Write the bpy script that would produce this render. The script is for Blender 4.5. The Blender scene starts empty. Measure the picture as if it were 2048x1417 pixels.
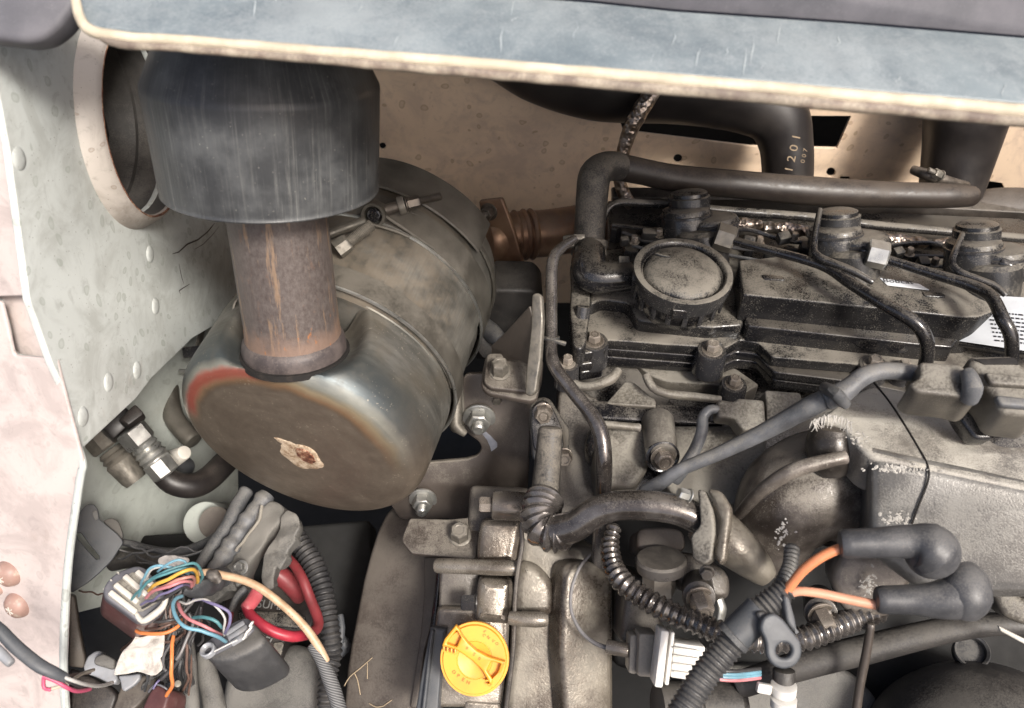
import bpy, bmesh, math, random
from mathutils import Vector as Vec, Matrix
from mathutils import noise as mnoise
random.seed(7)
RAD = math.radians
sc = bpy.context.scene
COL = sc.collection

# ---------------- camera ----------------
PITCH = RAD(45); cP, sP = math.cos(PITCH), math.sin(PITCH)
LENS = 30.0
KP = 36.0 / LENS / 2048.0
CAM = Vec((0, 0, 1.5))
RX = Vec((1, 0, 0)); UP = Vec((0, sP, cP)); FW = Vec((0, cP, -sP))
cam_d = bpy.data.cameras.new('camera'); cam = bpy.data.objects.new('camera', cam_d); COL.objects.link(cam)
cam_d.lens = LENS; cam_d.sensor_width = 36; cam_d.clip_start = 0.02; cam_d.clip_end = 200
cam.location = CAM; cam.rotation_euler = (RAD(90) - PITCH, 0, 0)
cam_d.dof.use_dof = True; cam_d.dof.focus_distance = 0.74; cam_d.dof.aperture_fstop = 9.0
sc.camera = cam

# ---------------- light ----------------
SUN_EL, SUN_AZ = RAD(46), RAD(148)      # azimuth measured from +Y clockwise: behind the viewer, to the right
w = bpy.data.worlds.new('World'); sc.world = w; w.use_nodes = True
nt = w.node_tree; nt.nodes.clear()
sky = nt.nodes.new('ShaderNodeTexSky'); sky.sky_type = 'NISHITA'; sky.sun_disc = False
sky.sun_elevation = SUN_EL; sky.sun_rotation = SUN_AZ; sky.air_density = 0.7; sky.dust_density = 5.0; sky.ozone_density = 0.4
bg = nt.nodes.new('ShaderNodeBackground'); bg.inputs[1].default_value = 0.115
wo = nt.nodes.new('ShaderNodeOutputWorld')
nt.links.new(sky.outputs[0], bg.inputs[0]); nt.links.new(bg.outputs[0], wo.inputs[0])
sd = bpy.data.lights.new('sun', 'SUN'); sd.energy = 2.7; sd.angle = RAD(12); sd.color = (1.0, 0.955, 0.89)
so = bpy.data.objects.new('sun', sd); COL.objects.link(so)
sdir = Vec((math.sin(SUN_AZ) * math.cos(SUN_EL), math.cos(SUN_AZ) * math.cos(SUN_EL), math.sin(SUN_EL)))
so.rotation_euler = sdir.to_track_quat('Z', 'Y').to_euler(); so.location = (0, 0, 4)
sc.view_settings.view_transform = 'Standard'; sc.view_settings.look = 'None'
sc.view_settings.exposure = 0.76; sc.view_settings.gamma = 1.0
try:
    sc.cycles.max_bounces = 8; sc.cycles.sample_clamp_indirect = 4.0
except Exception: pass

# ---------------- placing: photo pixel + distance -> world point ----------------
def W(px, py, d): return CAM + (RX * ((px - 1024) * KP) + UP * ((708.5 - py) * KP) + FW) * d
def proj(p):
    r = p - CAM; d = r.dot(FW); return (1024 + r.dot(RX) / d / KP, 708.5 - r.dot(UP) / d / KP)
def rr(px, d): return px * KP * d
def cv(x, y, z): return (RX * x + UP * y - FW * z).normalized()        # x right, y up in view, z to the viewer
S = 2.8343
CR = dict(a=(0, 0, S), b=(650, 0, S), c=(1348, 0, S), d=(0, 450, S), e=(650, 450, S), f=(1348, 450, S), g=(0, 917, S),
          h=(650, 917, S), i=(1348, 917, S), j=(100, 980, 3.2425), k=(400, 980, 3.2425), l=(1100, 350, 4.0475),
          m=(1500, 350, 3.737), n=(850, 700, 3.5425), o=(860, 1230, 7.58), p=(1240, 1050, 5.667), q=(660, 340, 5.45),
          r=(150, 640, 3.936), s=(1060, 800, 4.723), z=(0, 0, 1))
def X(c, x, y): q = CR[c]; return (q[0] + x / q[2], q[1] + y / q[2])
def XP(c, pts): return [X(c, *p) for p in pts]

class Plane:
    def __init__(s, o, n):
        s.o = o; s.n = n.normalized()
        if s.n.dot(CAM - o) < 0: s.n = -s.n
        s.u = (RX - s.n * RX.dot(s.n)).normalized() if abs(RX.dot(s.n)) < .95 else (FW - s.n * FW.dot(s.n)).normalized()
        s.v = s.n.cross(s.u)
    def hit(s, px, py):
        r = W(px, py, 1.0) - CAM
        return CAM + r * ((s.o - CAM).dot(s.n) / r.dot(s.n))
    def loc(s, px, py): q = s.hit(px, py) - s.o; return Vec((q.dot(s.u), q.dot(s.v)))
    def mat(s, off=0):
        o = s.o + s.n * off
        return Matrix(((s.u.x, s.v.x, s.n.x, o.x), (s.u.y, s.v.y, s.n.y, o.y), (s.u.z, s.v.z, s.n.z, o.z), (0, 0, 0, 1)))
    def up(s, h): return Plane(s.o + s.n * h, s.n)
def PH(px, py, d): return Plane(W(px, py, d), Vec((0, 0, 1)))
def PV(px, py, d): return Plane(W(px, py, d), Vec((0, -1, 0)))
def PC(px, py, d, x, y, z): return Plane(W(px, py, d), cv(x, y, z))
def P3(a, b, c): A, B, C_ = W(*a), W(*b), W(*c); return Plane(A, (B - A).cross(C_ - A))

# ---------------- mesh builders ----------------
def round_poly(pts, rad, n=5):
    out = []; N = len(pts)
    for i in range(N):
        p, a, b = pts[i], pts[i - 1], pts[(i + 1) % N]
        da, db = (a - p), (b - p); la, lb = da.length, db.length
        if la < 1e-7 or lb < 1e-7: continue
        r_ = min(rad, la * .45, lb * .45)
        if r_ < 1e-5 or abs(da.normalized().dot(db.normalized())) > .995: out.append(p); continue
        A, B = p + da / la * r_, p + db / lb * r_
        for k in range(n + 1):
            t = k / n; out.append(A * (1 - t) ** 2 + p * 2 * t * (1 - t) + B * t * t)
    return out
def slab(pl, poly, th, bev=.001, rad=0.003, holes=(), bm=None, crop=None, bres=2, local=False):
    """plate outlined in the plane pl, its front face on the plane, thickness going away from the viewer"""
    bm = bm or bmesh.new()
    cu = bpy.data.curves.new('c', 'CURVE'); cu.dimensions = '2D'; cu.fill_mode = 'BOTH'
    bev = min(bev, th * .45)
    for k, lp in enumerate([poly] + list(holes)):
        if not local:
            if crop: lp = XP(crop, lp)
            lp = [pl.loc(*p) for p in lp]
        else: lp = [Vec(p) for p in lp]
        lp = round_poly(lp, rad)
        sp = cu.splines.new('POLY'); sp.points.add(len(lp) - 1)
        for i, p in enumerate(lp): sp.points[i].co = (p.x, p.y, 0, 1)
        sp.use_cyclic_u = True
    cu.extrude = th / 2 - bev; cu.bevel_depth = bev; cu.bevel_resolution = bres; cu.offset = -bev
    ob = bpy.data.objects.new('c', cu)
    me = bpy.data.meshes.new_from_object(ob)
    me.transform(pl.mat(-th / 2))
    b2 = bmesh.new(); b2.from_mesh(me); bmesh.ops.remove_doubles(b2, verts=b2.verts[:], dist=2e-6); b2.to_mesh(me); b2.free()
    bm.from_mesh(me); bpy.data.meshes.remove(me); bpy.data.objects.remove(ob); bpy.data.curves.remove(cu)
    return bm
def text(pl, px, py, body, size, ang=0, depth=.0006, bm=None, off=0.0003, sx=1):
    bm = bm or bmesh.new()
    cu = bpy.data.curves.new('t', 'FONT'); cu.body = body; cu.size = size; cu.extrude = depth / 2
    cu.align_x = 'CENTER'; cu.align_y = 'CENTER'; cu.resolution_u = 3
    ob = bpy.data.objects.new('t', cu); me = bpy.data.meshes.new_from_object(ob)
    l = pl.loc(px, py)
    me.transform(pl.mat(off) @ Matrix.Translation((l.x, l.y, 0)) @ Matrix.Rotation(RAD(ang), 4, 'Z') @ Matrix.Diagonal((sx, 1, 1, 1)))
    bm.from_mesh(me); bpy.data.meshes.remove(me); bpy.data.objects.remove(ob); bpy.data.curves.remove(cu)
    return bm
def frame_for(t):
    a = Vec((0, 0, 1)) if abs(t.z) < .9 else Vec((1, 0, 0))
    u = t.cross(a).normalized(); return u, t.cross(u).normalized()
def rings(bm, rs, uvs, cap=True, seg=0):
    uvl = bm.loops.layers.uv.verify(); prev = None; vs = []
    for r_ in rs: vs.append([bm.verts.new(p) for p in r_])
    n = len(rs[0])
    for i in range(len(vs) - 1):
        for k in range(n):
            k2 = (k + 1) % n
            f = bm.faces.new((vs[i][k], vs[i][k2], vs[i + 1][k2], vs[i + 1][k]))
            us = (k / n, (k + 1) / n, (k + 1) / n, k / n); v_ = (uvs[i], uvs[i], uvs[i + 1], uvs[i + 1])
            for l, a, b in zip(f.loops, us, v_): l[uvl].uv = (a, b)
    if cap:
        for ring, rev in ((vs[0], True), (vs[-1], False)):
            try: bm.faces.new(list(reversed(ring)) if rev else ring)
            except Exception: pass
    return vs
def lathe(o, ax, prof, seg=40, bm=None, cap=True, ref=None, sq=1.0):
    """profile (distance along the axis, radius) turned round the axis"""
    bm = bm or bmesh.new(); ax = ax.normalized()
    if ref is not None: u = (ref - ax * ref.dot(ax)).normalized(); v = ax.cross(u)
    else: u, v = frame_for(ax)
    rs, uv, L = [], [], 0
    for i, (s_, r_) in enumerate(prof):
        if i: L += math.hypot(s_ - prof[i - 1][0], r_ - prof[i - 1][1])
        uv.append(L)
        rs.append([o + ax * s_ + (u * math.cos(2 * math.pi * k / seg) + v * sq * math.sin(2 * math.pi * k / seg)) * max(r_, 1e-5) for k in range(seg)])
    rings(bm, rs, uv, cap); return bm
def cyl(A, B, r1, r2=None, bev=.0008, seg=28, bm=None):
    L = (B - A).length; r2 = r1 if r2 is None else r2; b = min(bev, L * .3, r1 * .4)
    return lathe(A, B - A, [(0, r1 - b), (b * .3, r1 - b * .3), (b, r1), (L - b, r2), (L - b * .3, r2 - b * .3), (L, r2 - b)], seg, bm)
def catmull(P, i, t):
    p0 = P[max(i - 1, 0)]; p1 = P[i]; p2 = P[i + 1]; p3 = P[min(i + 2, len(P) - 1)]
    return 0.5 * ((2 * p1) + (p2 - p0) * t + (2 * p0 - 5 * p1 + 4 * p2 - p3) * t * t + (3 * p1 - p0 - 3 * p2 + p3) * t ** 3)
def tube(pts, seg=14, crop=None, corr=None, bm=None, sq=1.0, cap=True, straight=False, wob=0, dome=True, jit=0):
    """round tube through (px,py,d,radius px) points; corr=(pitch m, depth m) ribs it"""
    bm = bm or bmesh.new(); P, Rr = [], []
    for p in pts:
        x, y, d, r_ = p
        k = CR[crop][2] if crop else 1
        if crop: x, y = X(crop, x, y)
        P.append(W(x, y, d)); Rr.append(rr(r_ / k, d))
    path, rad = [], []
    for i in range(len(P) - 1):
        L = (P[i + 1] - P[i]).length
        n = max(2, int(L / (corr[0] / 6))) if corr else (1 if straight else max(3, min(16, int(L / .004))))
        for k in range(n):
            t = k / n
            path.append(P[i].lerp(P[i + 1], t) if straight else catmull(P, i, t)); rad.append(Rr[i] * (1 - t) + Rr[i + 1] * t)
    path.append(P[-1]); rad.append(Rr[-1])
    T = [(path[min(i + 1, len(path) - 1)] - path[max(i - 1, 0)]).normalized() for i in range(len(path))]
    u, v = frame_for(T[0]); rs, uv, L = [], [], 0; sdv = random.random() * 50
    if jit:
        n_ = len(path) - 1; path = [p + mnoise.noise_vector(p * 55 + Vec((sdv, 0, 0))) * jit * min(1, 4 * i / n_, 4 * (n_ - i) / n_) for i, p in enumerate(path)]
    for i, p in enumerate(path):
        if i:
            L += (p - path[i - 1]).length
            u = (u - T[i] * u.dot(T[i])).normalized(); v = T[i].cross(u)
        r_ = rad[i]
        if corr: r_ += corr[1] * math.sin(2 * math.pi * L / corr[0])
        if wob: r_ *= 1 + wob * mnoise.noise(Vec((L * 90, sdv, 0)))
        uv.append(L); rs.append([p + (u * math.cos(2 * math.pi * k / seg) + v * sq * math.sin(2 * math.pi * k / seg)) * r_ for k in range(seg)])
    if dome and cap:      # softly rounded ends
        for end in (0, -1):
            c = path[end]; tt = -T[0] if end == 0 else T[-1]; ring = rs[end]; e = rad[end] * .35
            new = [(c + tt * e * .6 + (q - c) * .85), ] if False else None
            r1 = [c + tt * e * .7 + (q - c) * .88 for q in ring]; r2 = [c + tt * e + (q - c) * .6 for q in ring]
            if end == 0: rs = [r2, r1] + rs; uv = [uv[0] - .002, uv[0] - .001] + uv
            else: rs = rs + [r1, r2]; uv = uv + [uv[-1] + .001, uv[-1] + .002]
    rings(bm, rs, uv, cap); return bm
def obox(c, a, b, n, bev=.001, bm=None):
    """bevelled box: centre and three half-extent vectors"""
    bm = bm or bmesh.new(); t = bmesh.new()
    vs = [t.verts.new(c + a * i + b * j + n * k) for i in (-1, 1) for j in (-1, 1) for k in (-1, 1)]
    for f in ((0, 1, 3, 2), (4, 6, 7, 5), (0, 4, 5, 1), (2, 3, 7, 6), (0, 2, 6, 4), (1, 5, 7, 3)): t.faces.new([vs[i] for i in f])
    bmesh.ops.recalc_face_normals(t, faces=t.faces[:])
    if bev: bmesh.ops.bevel(t, geom=t.edges[:], offset=bev, segments=2, affect='EDGES', profile=.5)
    me = bpy.data.meshes.new('t'); t.to_mesh(me); t.free(); bm.from_mesh(me); bpy.data.meshes.remove(me); return bm
def pxbox(x, y, d, w_, h_, dep, ang=0, tilt=None, bev=.001, bm=None):
    """box centred on a pixel: w,h in px, depth in m, rotated ang in view; tilt = face normal (view space)"""
    n = cv(*(tilt or (0, .0, 1))); a0 = RX - n * RX.dot(n); a0.normalize(); b0 = n.cross(a0)
    t = RAD(ang); a = a0 * math.cos(t) + b0 * math.sin(t); b = n.cross(a)
    return obox(W(x, y, d) - n * dep / 2, a * rr(w_ / 2, d), b * rr(h_ / 2, d), n * dep / 2, bev, bm)
def hexbolt(o, ax, r_, h=None, washer=1.35, stud=0, studr=.5, wh=None, bm=None, rot=0, recess=False):
    """washer + hex head (+ threaded stud) standing on o"""
    bm = bm or bmesh.new(); ax = ax.normalized(); h = h or r_ * .95; wh = wh or r_ * .22
    u, v = frame_for(ax); ref = u * math.cos(rot) + v * math.sin(rot)
    if washer: lathe(o - ax * .0005, ax, [(0, r_ * washer), (wh * .8, r_ * washer), (wh, r_ * washer * .93), (wh, .3 * r_)], 28, bm)
    o2 = o + ax * (wh if washer else 0)
    hx = lathe(o2, ax, [(0, r_), (h * .82, r_), (h * .97, r_ * .9), (h, r_ * .84)], 6, bm, ref=ref)
    if recess or not stud: lathe(o2 + ax * (h - .0002), ax, [(0, r_ * .78), (r_ * .07, r_ * .74), (r_ * .07, r_ * .5), (r_ * .01, r_ * .42)], 20, bm)
    if stud:
        prof, k = [], 0; pit = r_ * .16
        n = int(stud / pit)
        for i in range(n + 1): prof += [(h - .001 + i * pit, r_ * studr), (h - .001 + (i + .5) * pit, r_ * studr * .9)]
        prof += [(prof[-1][0] + pit * .5, r_ * studr * .7)]
        lathe(o2, ax, prof, 18, bm)
    return bm
def ball(c, r_, sx=1, sy=1, sz=1, bm=None, u=18, v=12, M=None):
    bm = bm or bmesh.new()
    m = (M or Matrix.Identity(4)); m = Matrix.Translation(c) @ m @ Matrix.Diagonal((r_ * sx, r_ * sy, r_ * sz, 1))
    bmesh.ops.create_uvsphere(bm, u_segments=u, v_segments=v, radius=1, matrix=m); return bm
def dent(bm, amp, sc_=30, sd=0):
    for v in bm.verts: v.co += mnoise.noise_vector(v.co * sc_ + Vec((sd, sd, sd))) * amp
    return bm

def rough(bm, amp, sc_=60, L=.006, sd=0):
    bmesh.ops.triangulate(bm, faces=bm.faces[:])
    for _ in range(3):
        e = [x for x in bm.edges if x.calc_length() > L]
        if not e or len(bm.faces) > 20000: break
        bmesh.ops.subdivide_edges(bm, edges=e, cuts=1, use_grid_fill=False)
        bmesh.ops.triangulate(bm, faces=[f for f in bm.faces if len(f.verts) > 3])
    bmesh.ops.remove_doubles(bm, verts=bm.verts[:], dist=1e-6)
    return dent(bm, amp, sc_, sd)
# ---------------- objects ----------------
ORG = {}
def finish(name, bm, m, org, sharp=32):
    me = bpy.data.meshes.new(name)
    bmesh.ops.recalc_face_normals(bm, faces=bm.faces[:])
    bm.to_mesh(me); bm.free(); me.transform(Matrix.Translation(-org))
    for p in me.polygons: p.use_smooth = True
    me.set_sharp_from_angle(angle=RAD(sharp))
    if m: me.materials.append(m)
    return me
def thing(name, label, cat, px, py, d, group=None):
    o = bpy.data.objects.new(name, None); COL.objects.link(o); o.location = W(px, py, d); o.empty_display_size = .02
    o['label'] = label; o['category'] = cat
    if group: o['group'] = group
    ORG[o.name] = o.location.copy(); return o
def part(par, name, bm, m, label=None, kind=None, sharp=32):
    org = ORG[par.name]
    o = bpy.data.objects.new(name, finish(name, bm, m, org, sharp)); COL.objects.link(o); o.parent = par
    ORG[o.name] = org
    if label: o['label'] = label
    if kind: o['kind'] = kind
    return o
def solo(name, label, cat, bm, m, group=None, kind=None, sharp=32):
    c = sum((v.co for v in bm.verts), Vec()) / max(1, len(bm.verts))
    c.z = min(v.co.z for v in bm.verts)
    o = bpy.data.objects.new(name, finish(name, bm, m, c, sharp)); COL.objects.link(o); o.location = c; ORG[o.name] = c
    if kind: o['kind'] = kind
    if label: o['label'] = label
    if cat: o['category'] = cat
    if group: o['group'] = group
    return o

# ---------------- materials ----------------
class NB:
    def __init__(s, name):
        s.m = bpy.data.materials.new(name); s.m.use_nodes = True; s.t = s.m.node_tree; s.t.nodes.clear(); s.L = s.t.links
        s.out = s.n('ShaderNodeOutputMaterial'); s.b = s.n('ShaderNodeBsdfPrincipled'); s.L.new(s.b.outputs[0], s.out.inputs[0])
        s.tc = s.n('ShaderNodeTexCoord'); s.geo = s.n('ShaderNodeNewGeometry')
    def n(s, t): return s.t.nodes.new(t)
    def setv(s, sock, v):
        if isinstance(v, bpy.types.NodeSocket): s.L.new(v, sock)
        else: sock.default_value = (tuple(v) + (1,)) if isinstance(v, (tuple, list)) and len(v) == 3 and sock.type == 'RGBA' else v
    def math(s, op, a, b=None, c=None, clamp=False):
        q = s.n('ShaderNodeMath'); q.operation = op; q.use_clamp = clamp
        s.setv(q.inputs[0], a)
        if b is not None: s.setv(q.inputs[1], b)
        if c is not None: s.setv(q.inputs[2], c)
        return q.outputs[0]
    def vec(s, uv=False, scale=(1, 1, 1), off=(0, 0, 0)):
        q = s.n('ShaderNodeMapping'); s.L.new(s.tc.outputs['UV' if uv else 'Object'], q.inputs[0])
        q.inputs['Scale'].default_value = scale; q.inputs['Location'].default_value = off; return q.outputs[0]
    def noise(s, scale, det=4, ro=.55, v=None, dist=0):
        q = s.n('ShaderNodeTexNoise'); s.L.new(v if v is not None else s.tc.outputs['Object'], q.inputs['Vector'])
        q.inputs['Scale'].default_value = scale; q.inputs['Detail'].default_value = det; q.inputs['Roughness'].default_value = ro
        q.inputs['Distortion'].default_value = dist; return q.outputs[0]
    def voro(s, scale, v=None, feat='F1', rnd=1):
        q = s.n('ShaderNodeTexVoronoi'); q.feature = feat; s.L.new(v if v is not None else s.tc.outputs['Object'], q.inputs['Vector'])
        q.inputs['Scale'].default_value = scale; q.inputs['Randomness'].default_value = rnd; return q
    def ramp(s, f, lo, hi, a=0., b=1., smooth=True):
        q = s.n('ShaderNodeMapRange'); q.interpolation_type = 'SMOOTHSTEP' if smooth else 'LINEAR'
        s.setv(q.inputs['Value'], f)
        q.inputs['From Min'].default_value = lo; q.inputs['From Max'].default_value = hi
        q.inputs['To Min'].default_value = a; q.inputs['To Max'].default_value = b; return q.outputs['Result']
    def mix(s, f, a, b):
        q = s.n('ShaderNodeMix'); q.data_type = 'RGBA'; s.setv(q.inputs[0], f); s.setv(q.inputs[6], a); s.setv(q.inputs[7], b); return q.outputs[2]
    def cramp(s, f, stops):
        q = s.n('ShaderNodeValToRGB'); s.setv(q.inputs[0], f); e = q.color_ramp.elements
        while len(e) < len(stops): e.new(.5)
        for i, (p, c) in enumerate(stops): e[i].position = p; e[i].color = tuple(c) + (1,)
        return q.outputs[0]
    def bump(s, h, strength, dist=.001, prev=None):
        q = s.n('ShaderNodeBump'); q.inputs['Strength'].default_value = strength; q.inputs['Distance'].default_value = dist
        s.L.new(h, q.inputs['Height'])
        if prev is not None: s.L.new(prev, q.inputs['Normal'])
        return q.outputs[0]
    def done(s, col, rough, metal=0, normal=None, coat=0, spec=None):
        s.setv(s.b.inputs['Base Color'], col); s.setv(s.b.inputs['Roughness'], rough); s.setv(s.b.inputs['Metallic'], metal)
        if normal is not None: s.L.new(normal, s.b.inputs['Normal'])
        if coat: s.b.inputs['Coat Weight'].default_value = coat; s.b.inputs['Coat Roughness'].default_value = .08
        if spec is not None: s.b.inputs['Specular IOR Level'].default_value = spec
        return s.m
    def upfac(s, lo, hi):
        q = s.n('ShaderNodeSeparateXYZ'); s.L.new(s.geo.outputs['Normal'], q.inputs[0]); return s.ramp(q.outputs[2], lo, hi)
DUST = (.27, .230, .170)
def grime(name, c1, c2=None, rough=.4, metal=0., sc1=25, dust=.8, dustcol=DUST, up=(.1, .75), side=.15, speck=.3, bump=.25, bsc=260,
          rvar=.15, streak=0, streakcol=(.3, .25, .2), coat=0, spec=None, edge=0):
    """worn surface: two tones, dirt lying on what faces up, speckle of dust, fine relief"""
    b = NB(name); c2 = c2 or tuple(v * 1.6 for v in c1)
    g_ = sum(dustcol) / 3; dustcol = tuple((v * .62 + g_ * .38) * .92 for v in dustcol)
    n1 = b.noise(sc1, 6, .6); col = b.mix(b.ramp(n1, .35, .68), c1, c2)
    rz = random.Random(name); big = b.noise(rz.uniform(9, 24), 5, .62); fine = b.noise(rz.uniform(450, 950), 2, .7); mid = b.noise(rz.uniform(55, 150), 5, .7)
    upf = b.upfac(*up)
    f = b.math('ADD', b.math('MULTIPLY', upf, .75), b.math('MULTIPLY', b.math('SUBTRACT', big, .5), 3.0))
    f = b.math('ADD', f, b.math('MULTIPLY', b.math('SUBTRACT', mid, .5), 1.0))
    f = b.math('ADD', f, b.math('MULTIPLY', b.math('SUBTRACT', fine, .5), 1.7))
    lay = b.math('MULTIPLY', b.math('MULTIPLY', b.ramp(f, .12, 1.10), dust), b.math('ADD', b.math('MULTIPLY', b.upfac(up[0] - .12, up[0] + .35), .88), .12))
    sp = b.math('MULTIPLY', b.ramp(b.math('ADD', b.noise(950, 2, .6), b.math('MULTIPLY', b.math('SUBTRACT', mid, .5), .6)), .58, .74), speck)
    df = b.math('MAXIMUM', lay, sp)
    df = b.math('MAXIMUM', df, b.math('MULTIPLY', b.ramp(b.math('ADD', big, b.math('MULTIPLY', b.math('SUBTRACT', fine, .5), .5)), .42, .78), side), clamp=True)
    dc = b.mix(b.noise(60, 3), dustcol, tuple(v * .6 for v in dustcol))
    if streak:
        st = b.ramp(b.noise(1, 5, .7, b.vec(True, (60, 9, 1))), .55, .75)
        col = b.mix(b.math('MULTIPLY', st, streak), col, streakcol)
    if edge:
        pt = b.ramp(b.geo.outputs['Pointiness'], .52, .60)
        col = b.mix(b.math('MULTIPLY', pt, edge), col, tuple(min(1, v * 5 + .15) for v in c1))
    col = b.mix(df, col, dc)
    ro = b.math('ADD', b.math('MULTIPLY', b.math('SUBTRACT', n1, .5), rvar * 2), rough)
    ro = b.math('ADD', b.math('MULTIPLY', b.math('SUBTRACT', .9, ro), df), ro, clamp=True)
    me = b.math('MULTIPLY', b.math('SUBTRACT', 1.0, df), metal)
    h = b.math('ADD', b.math('MULTIPLY', b.noise(bsc, 4, .6), .6), b.math('MULTIPLY', df, .5))
    nm = b.bump(h, bump, .0008)
    return b.done(col, ro, me, nm, coat, spec)
def plain(name, c, rough=.5, metal=0., var=.25, bump=.1, bsc=200, dirt=.3, dirtcol=(.12, .09, .07), emit=None, coat=0):
    b = NB(name); n1 = b.noise(40, 5, .6)
    col = b.mix(b.ramp(n1, .3, .7), c, tuple(v * (1 - var) for v in c))
    col = b.mix(b.math('MULTIPLY', b.ramp(b.noise(110, 5, .7), .5, .75), dirt), col, dirtcol)
    return b.done(col, b.ramp(n1, 0, 1, rough - .08, rough + .1), metal, b.bump(b.noise(bsc, 4), bump, .0006), coat)
def paint(name, c, blot, blotf=.6, spots=(.3, .3, .25), spotf=.5, vs=26, rust=.25, speck=.3):
    """old sheet-metal paint: cloudy wash marks, dried drop rings, specks, rust bleeding"""
    b = NB(name)
    n1 = b.noise(22, 6, .65, dist=.6); col = b.mix(b.math('MULTIPLY', b.ramp(n1, .42, .66), blotf), c, blot)
    n2 = b.noise(75, 6, .7, dist=.8); col = b.mix(b.math('MULTIPLY', b.ramp(n2, .52, .7), blotf * .6), col, tuple(v * .8 for v in blot))
    wv = b.n('ShaderNodeVectorMath'); wv.operation = 'ADD'
    nn = b.n('ShaderNodeTexNoise'); nn.inputs['Scale'].default_value = 30; b.L.new(b.tc.outputs['Object'], nn.inputs['Vector'])
    vs_ = b.n('ShaderNodeVectorMath'); vs_.operation = 'SCALE'; b.L.new(nn.outputs['Color'], vs_.inputs[0]); vs_.inputs['Scale'].default_value = .02
    b.L.new(b.tc.outputs['Object'], wv.inputs[0]); b.L.new(vs_.outputs[0], wv.inputs[1])
    vo = b.voro(vs * 3.2, wv.outputs[0]); sep = b.n('ShaderNodeSeparateColor'); b.L.new(vo.outputs['Color'], sep.inputs[0])
    rad = b.math('MULTIPLY', b.ramp(sep.outputs[0], .45, 1, 0, .36), 1.0)
    d = b.math('SUBTRACT', rad, vo.outputs['Distance']); ring = b.ramp(d, 0, .05); inner = b.ramp(d, .03, .22, 1, .45)
    col = b.mix(b.math('MULTIPLY', b.math('MULTIPLY', ring, inner), spotf), col, spots)
    vo2 = b.voro(vs * 16); s2 = b.n('ShaderNodeSeparateColor'); b.L.new(vo2.outputs['Color'], s2.inputs[0])
    dd = b.math('SUBTRACT', b.ramp(s2.outputs[1], .75, 1, -.05, .28), vo2.outputs['Distance'])
    col = b.mix(b.math('MULTIPLY', b.ramp(dd, 0, .1), speck), col, (.09, .075, .06))
    ru = b.ramp(b.noise(9, 6, .7, b.vec(False, (1, 1, .45))), .60, .74)
    col = b.mix(b.math('MULTIPLY', b.math('MULTIPLY', ru, b.ramp(b.noise(130, 4), .4, .6)), rust), col, (.24, .13, .06))
    h = b.math('ADD', b.math('MULTIPLY', n2, .5), b.noise(300, 3))
    return b.done(col, b.ramp(n1, .3, .7, .42, .62), 0, b.bump(h, .12, .0006))

# ---------------- the materials of this engine bay ----------------
M = {}
M['side'] = paint('pale green paint', (.58, .61, .59), (.40, .415, .39), .7, (.30, .33, .29), .55, 26, .45, .5)
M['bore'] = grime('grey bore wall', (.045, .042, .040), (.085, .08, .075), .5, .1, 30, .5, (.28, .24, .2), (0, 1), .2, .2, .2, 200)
M['collar'] = paint('worn beige paint', (.47, .43, .39), (.30, .265, .23), .85, (.22, .17, .13), .6, 40, .9, .8)
M['front'] = paint('pinkish white paint', (.56, .49, .465), (.38, .325, .31), .7, (.42, .37, .35), .6, 24, .25, .15)
M['back'] = paint('warm-tinted wall paint', (.76, .59, .43), (.56, .43, .33), .7, (.36, .24, .14), .6, 26, .35, .5)  # the side wall's paint with warmer light and dust put into its colour
M['inner'] = paint('grey white paint', (.50, .53, .49), (.36, .38, .35), .5, (.28, .29, .26), .4, 14, .15, .15)
M['hoodblue'] = grime('chalky blue grey paint', (.125, .155, .172), (.195, .23, .245), .38, 0, 22, .4, (.52, .57, .57), (.5, 1.2), .35, .5, .12, 120)
M['hooddark'] = grime('dark plum paint', (.085, .085, .097), (.125, .122, .137), .55, 0, 30, .2, (.3, .3, .32), (.5, 1.2), .15, .2, .06, 150)
M['lip'] = grime('dusty cream edge', (.46, .40, .30), (.62, .55, .42), .6, 0, 60, .2, (.35, .26, .18), (-1.5, -.1), .1, .2, .2, 120)
M['lipdirty'] = grime('worn dirty edge', (.20, .15, .12), (.42, .36, .28), .6, 0, 70, .5, (.10, .08, .07), (-1, 1), .4, .5, .3, 120)
M['pipe'] = grime('brown-black pipe paint', (.018, .014, .012), (.034, .026, .021), .42, 0, 24, .45, (.19, .14, .095), (.2, 1.1), .12, .25, .12, 300)
# dry rubber with fine vertical scratches
b = NB('dry scratched rubber')
st = b.ramp(b.noise(1, 6, .8, b.vec(True, (240, 10, 1))), .50, .66); st2 = b.ramp(b.noise(1, 3, .6, b.vec(True, (14, 4, 1))), .4, .7)
cl = b.ramp(b.noise(28, 6, .65), .4, .72); sp = b.ramp(b.noise(500, 2, .6), .70, .76)
col = b.mix(b.math('MULTIPLY', cl, .65), (.042, .044, .047), (.115, .12, .122)); col = b.mix(b.math('MULTIPLY', st, b.math('ADD', .18, b.math('MULTIPLY', st2, .35))), col, (.28, .28, .26))
col = b.mix(b.math('MULTIPLY', sp, .5), col, (.4, .38, .33))
M['edgepaint'] = paint('chipped edge paint', (.46, .49, .47), (.28, .29, .27), .8, (.2, .2, .18), .5, 26, .5, .6)
M['rubber'] = b.done(col, b.ramp(cl, 0, 1, .42, .62), 0, b.bump(b.math('ADD', b.noise(1, 4, .6, b.vec(True, (160, 20, 1))), b.noise(160, 3)), .18, .0006))
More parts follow.
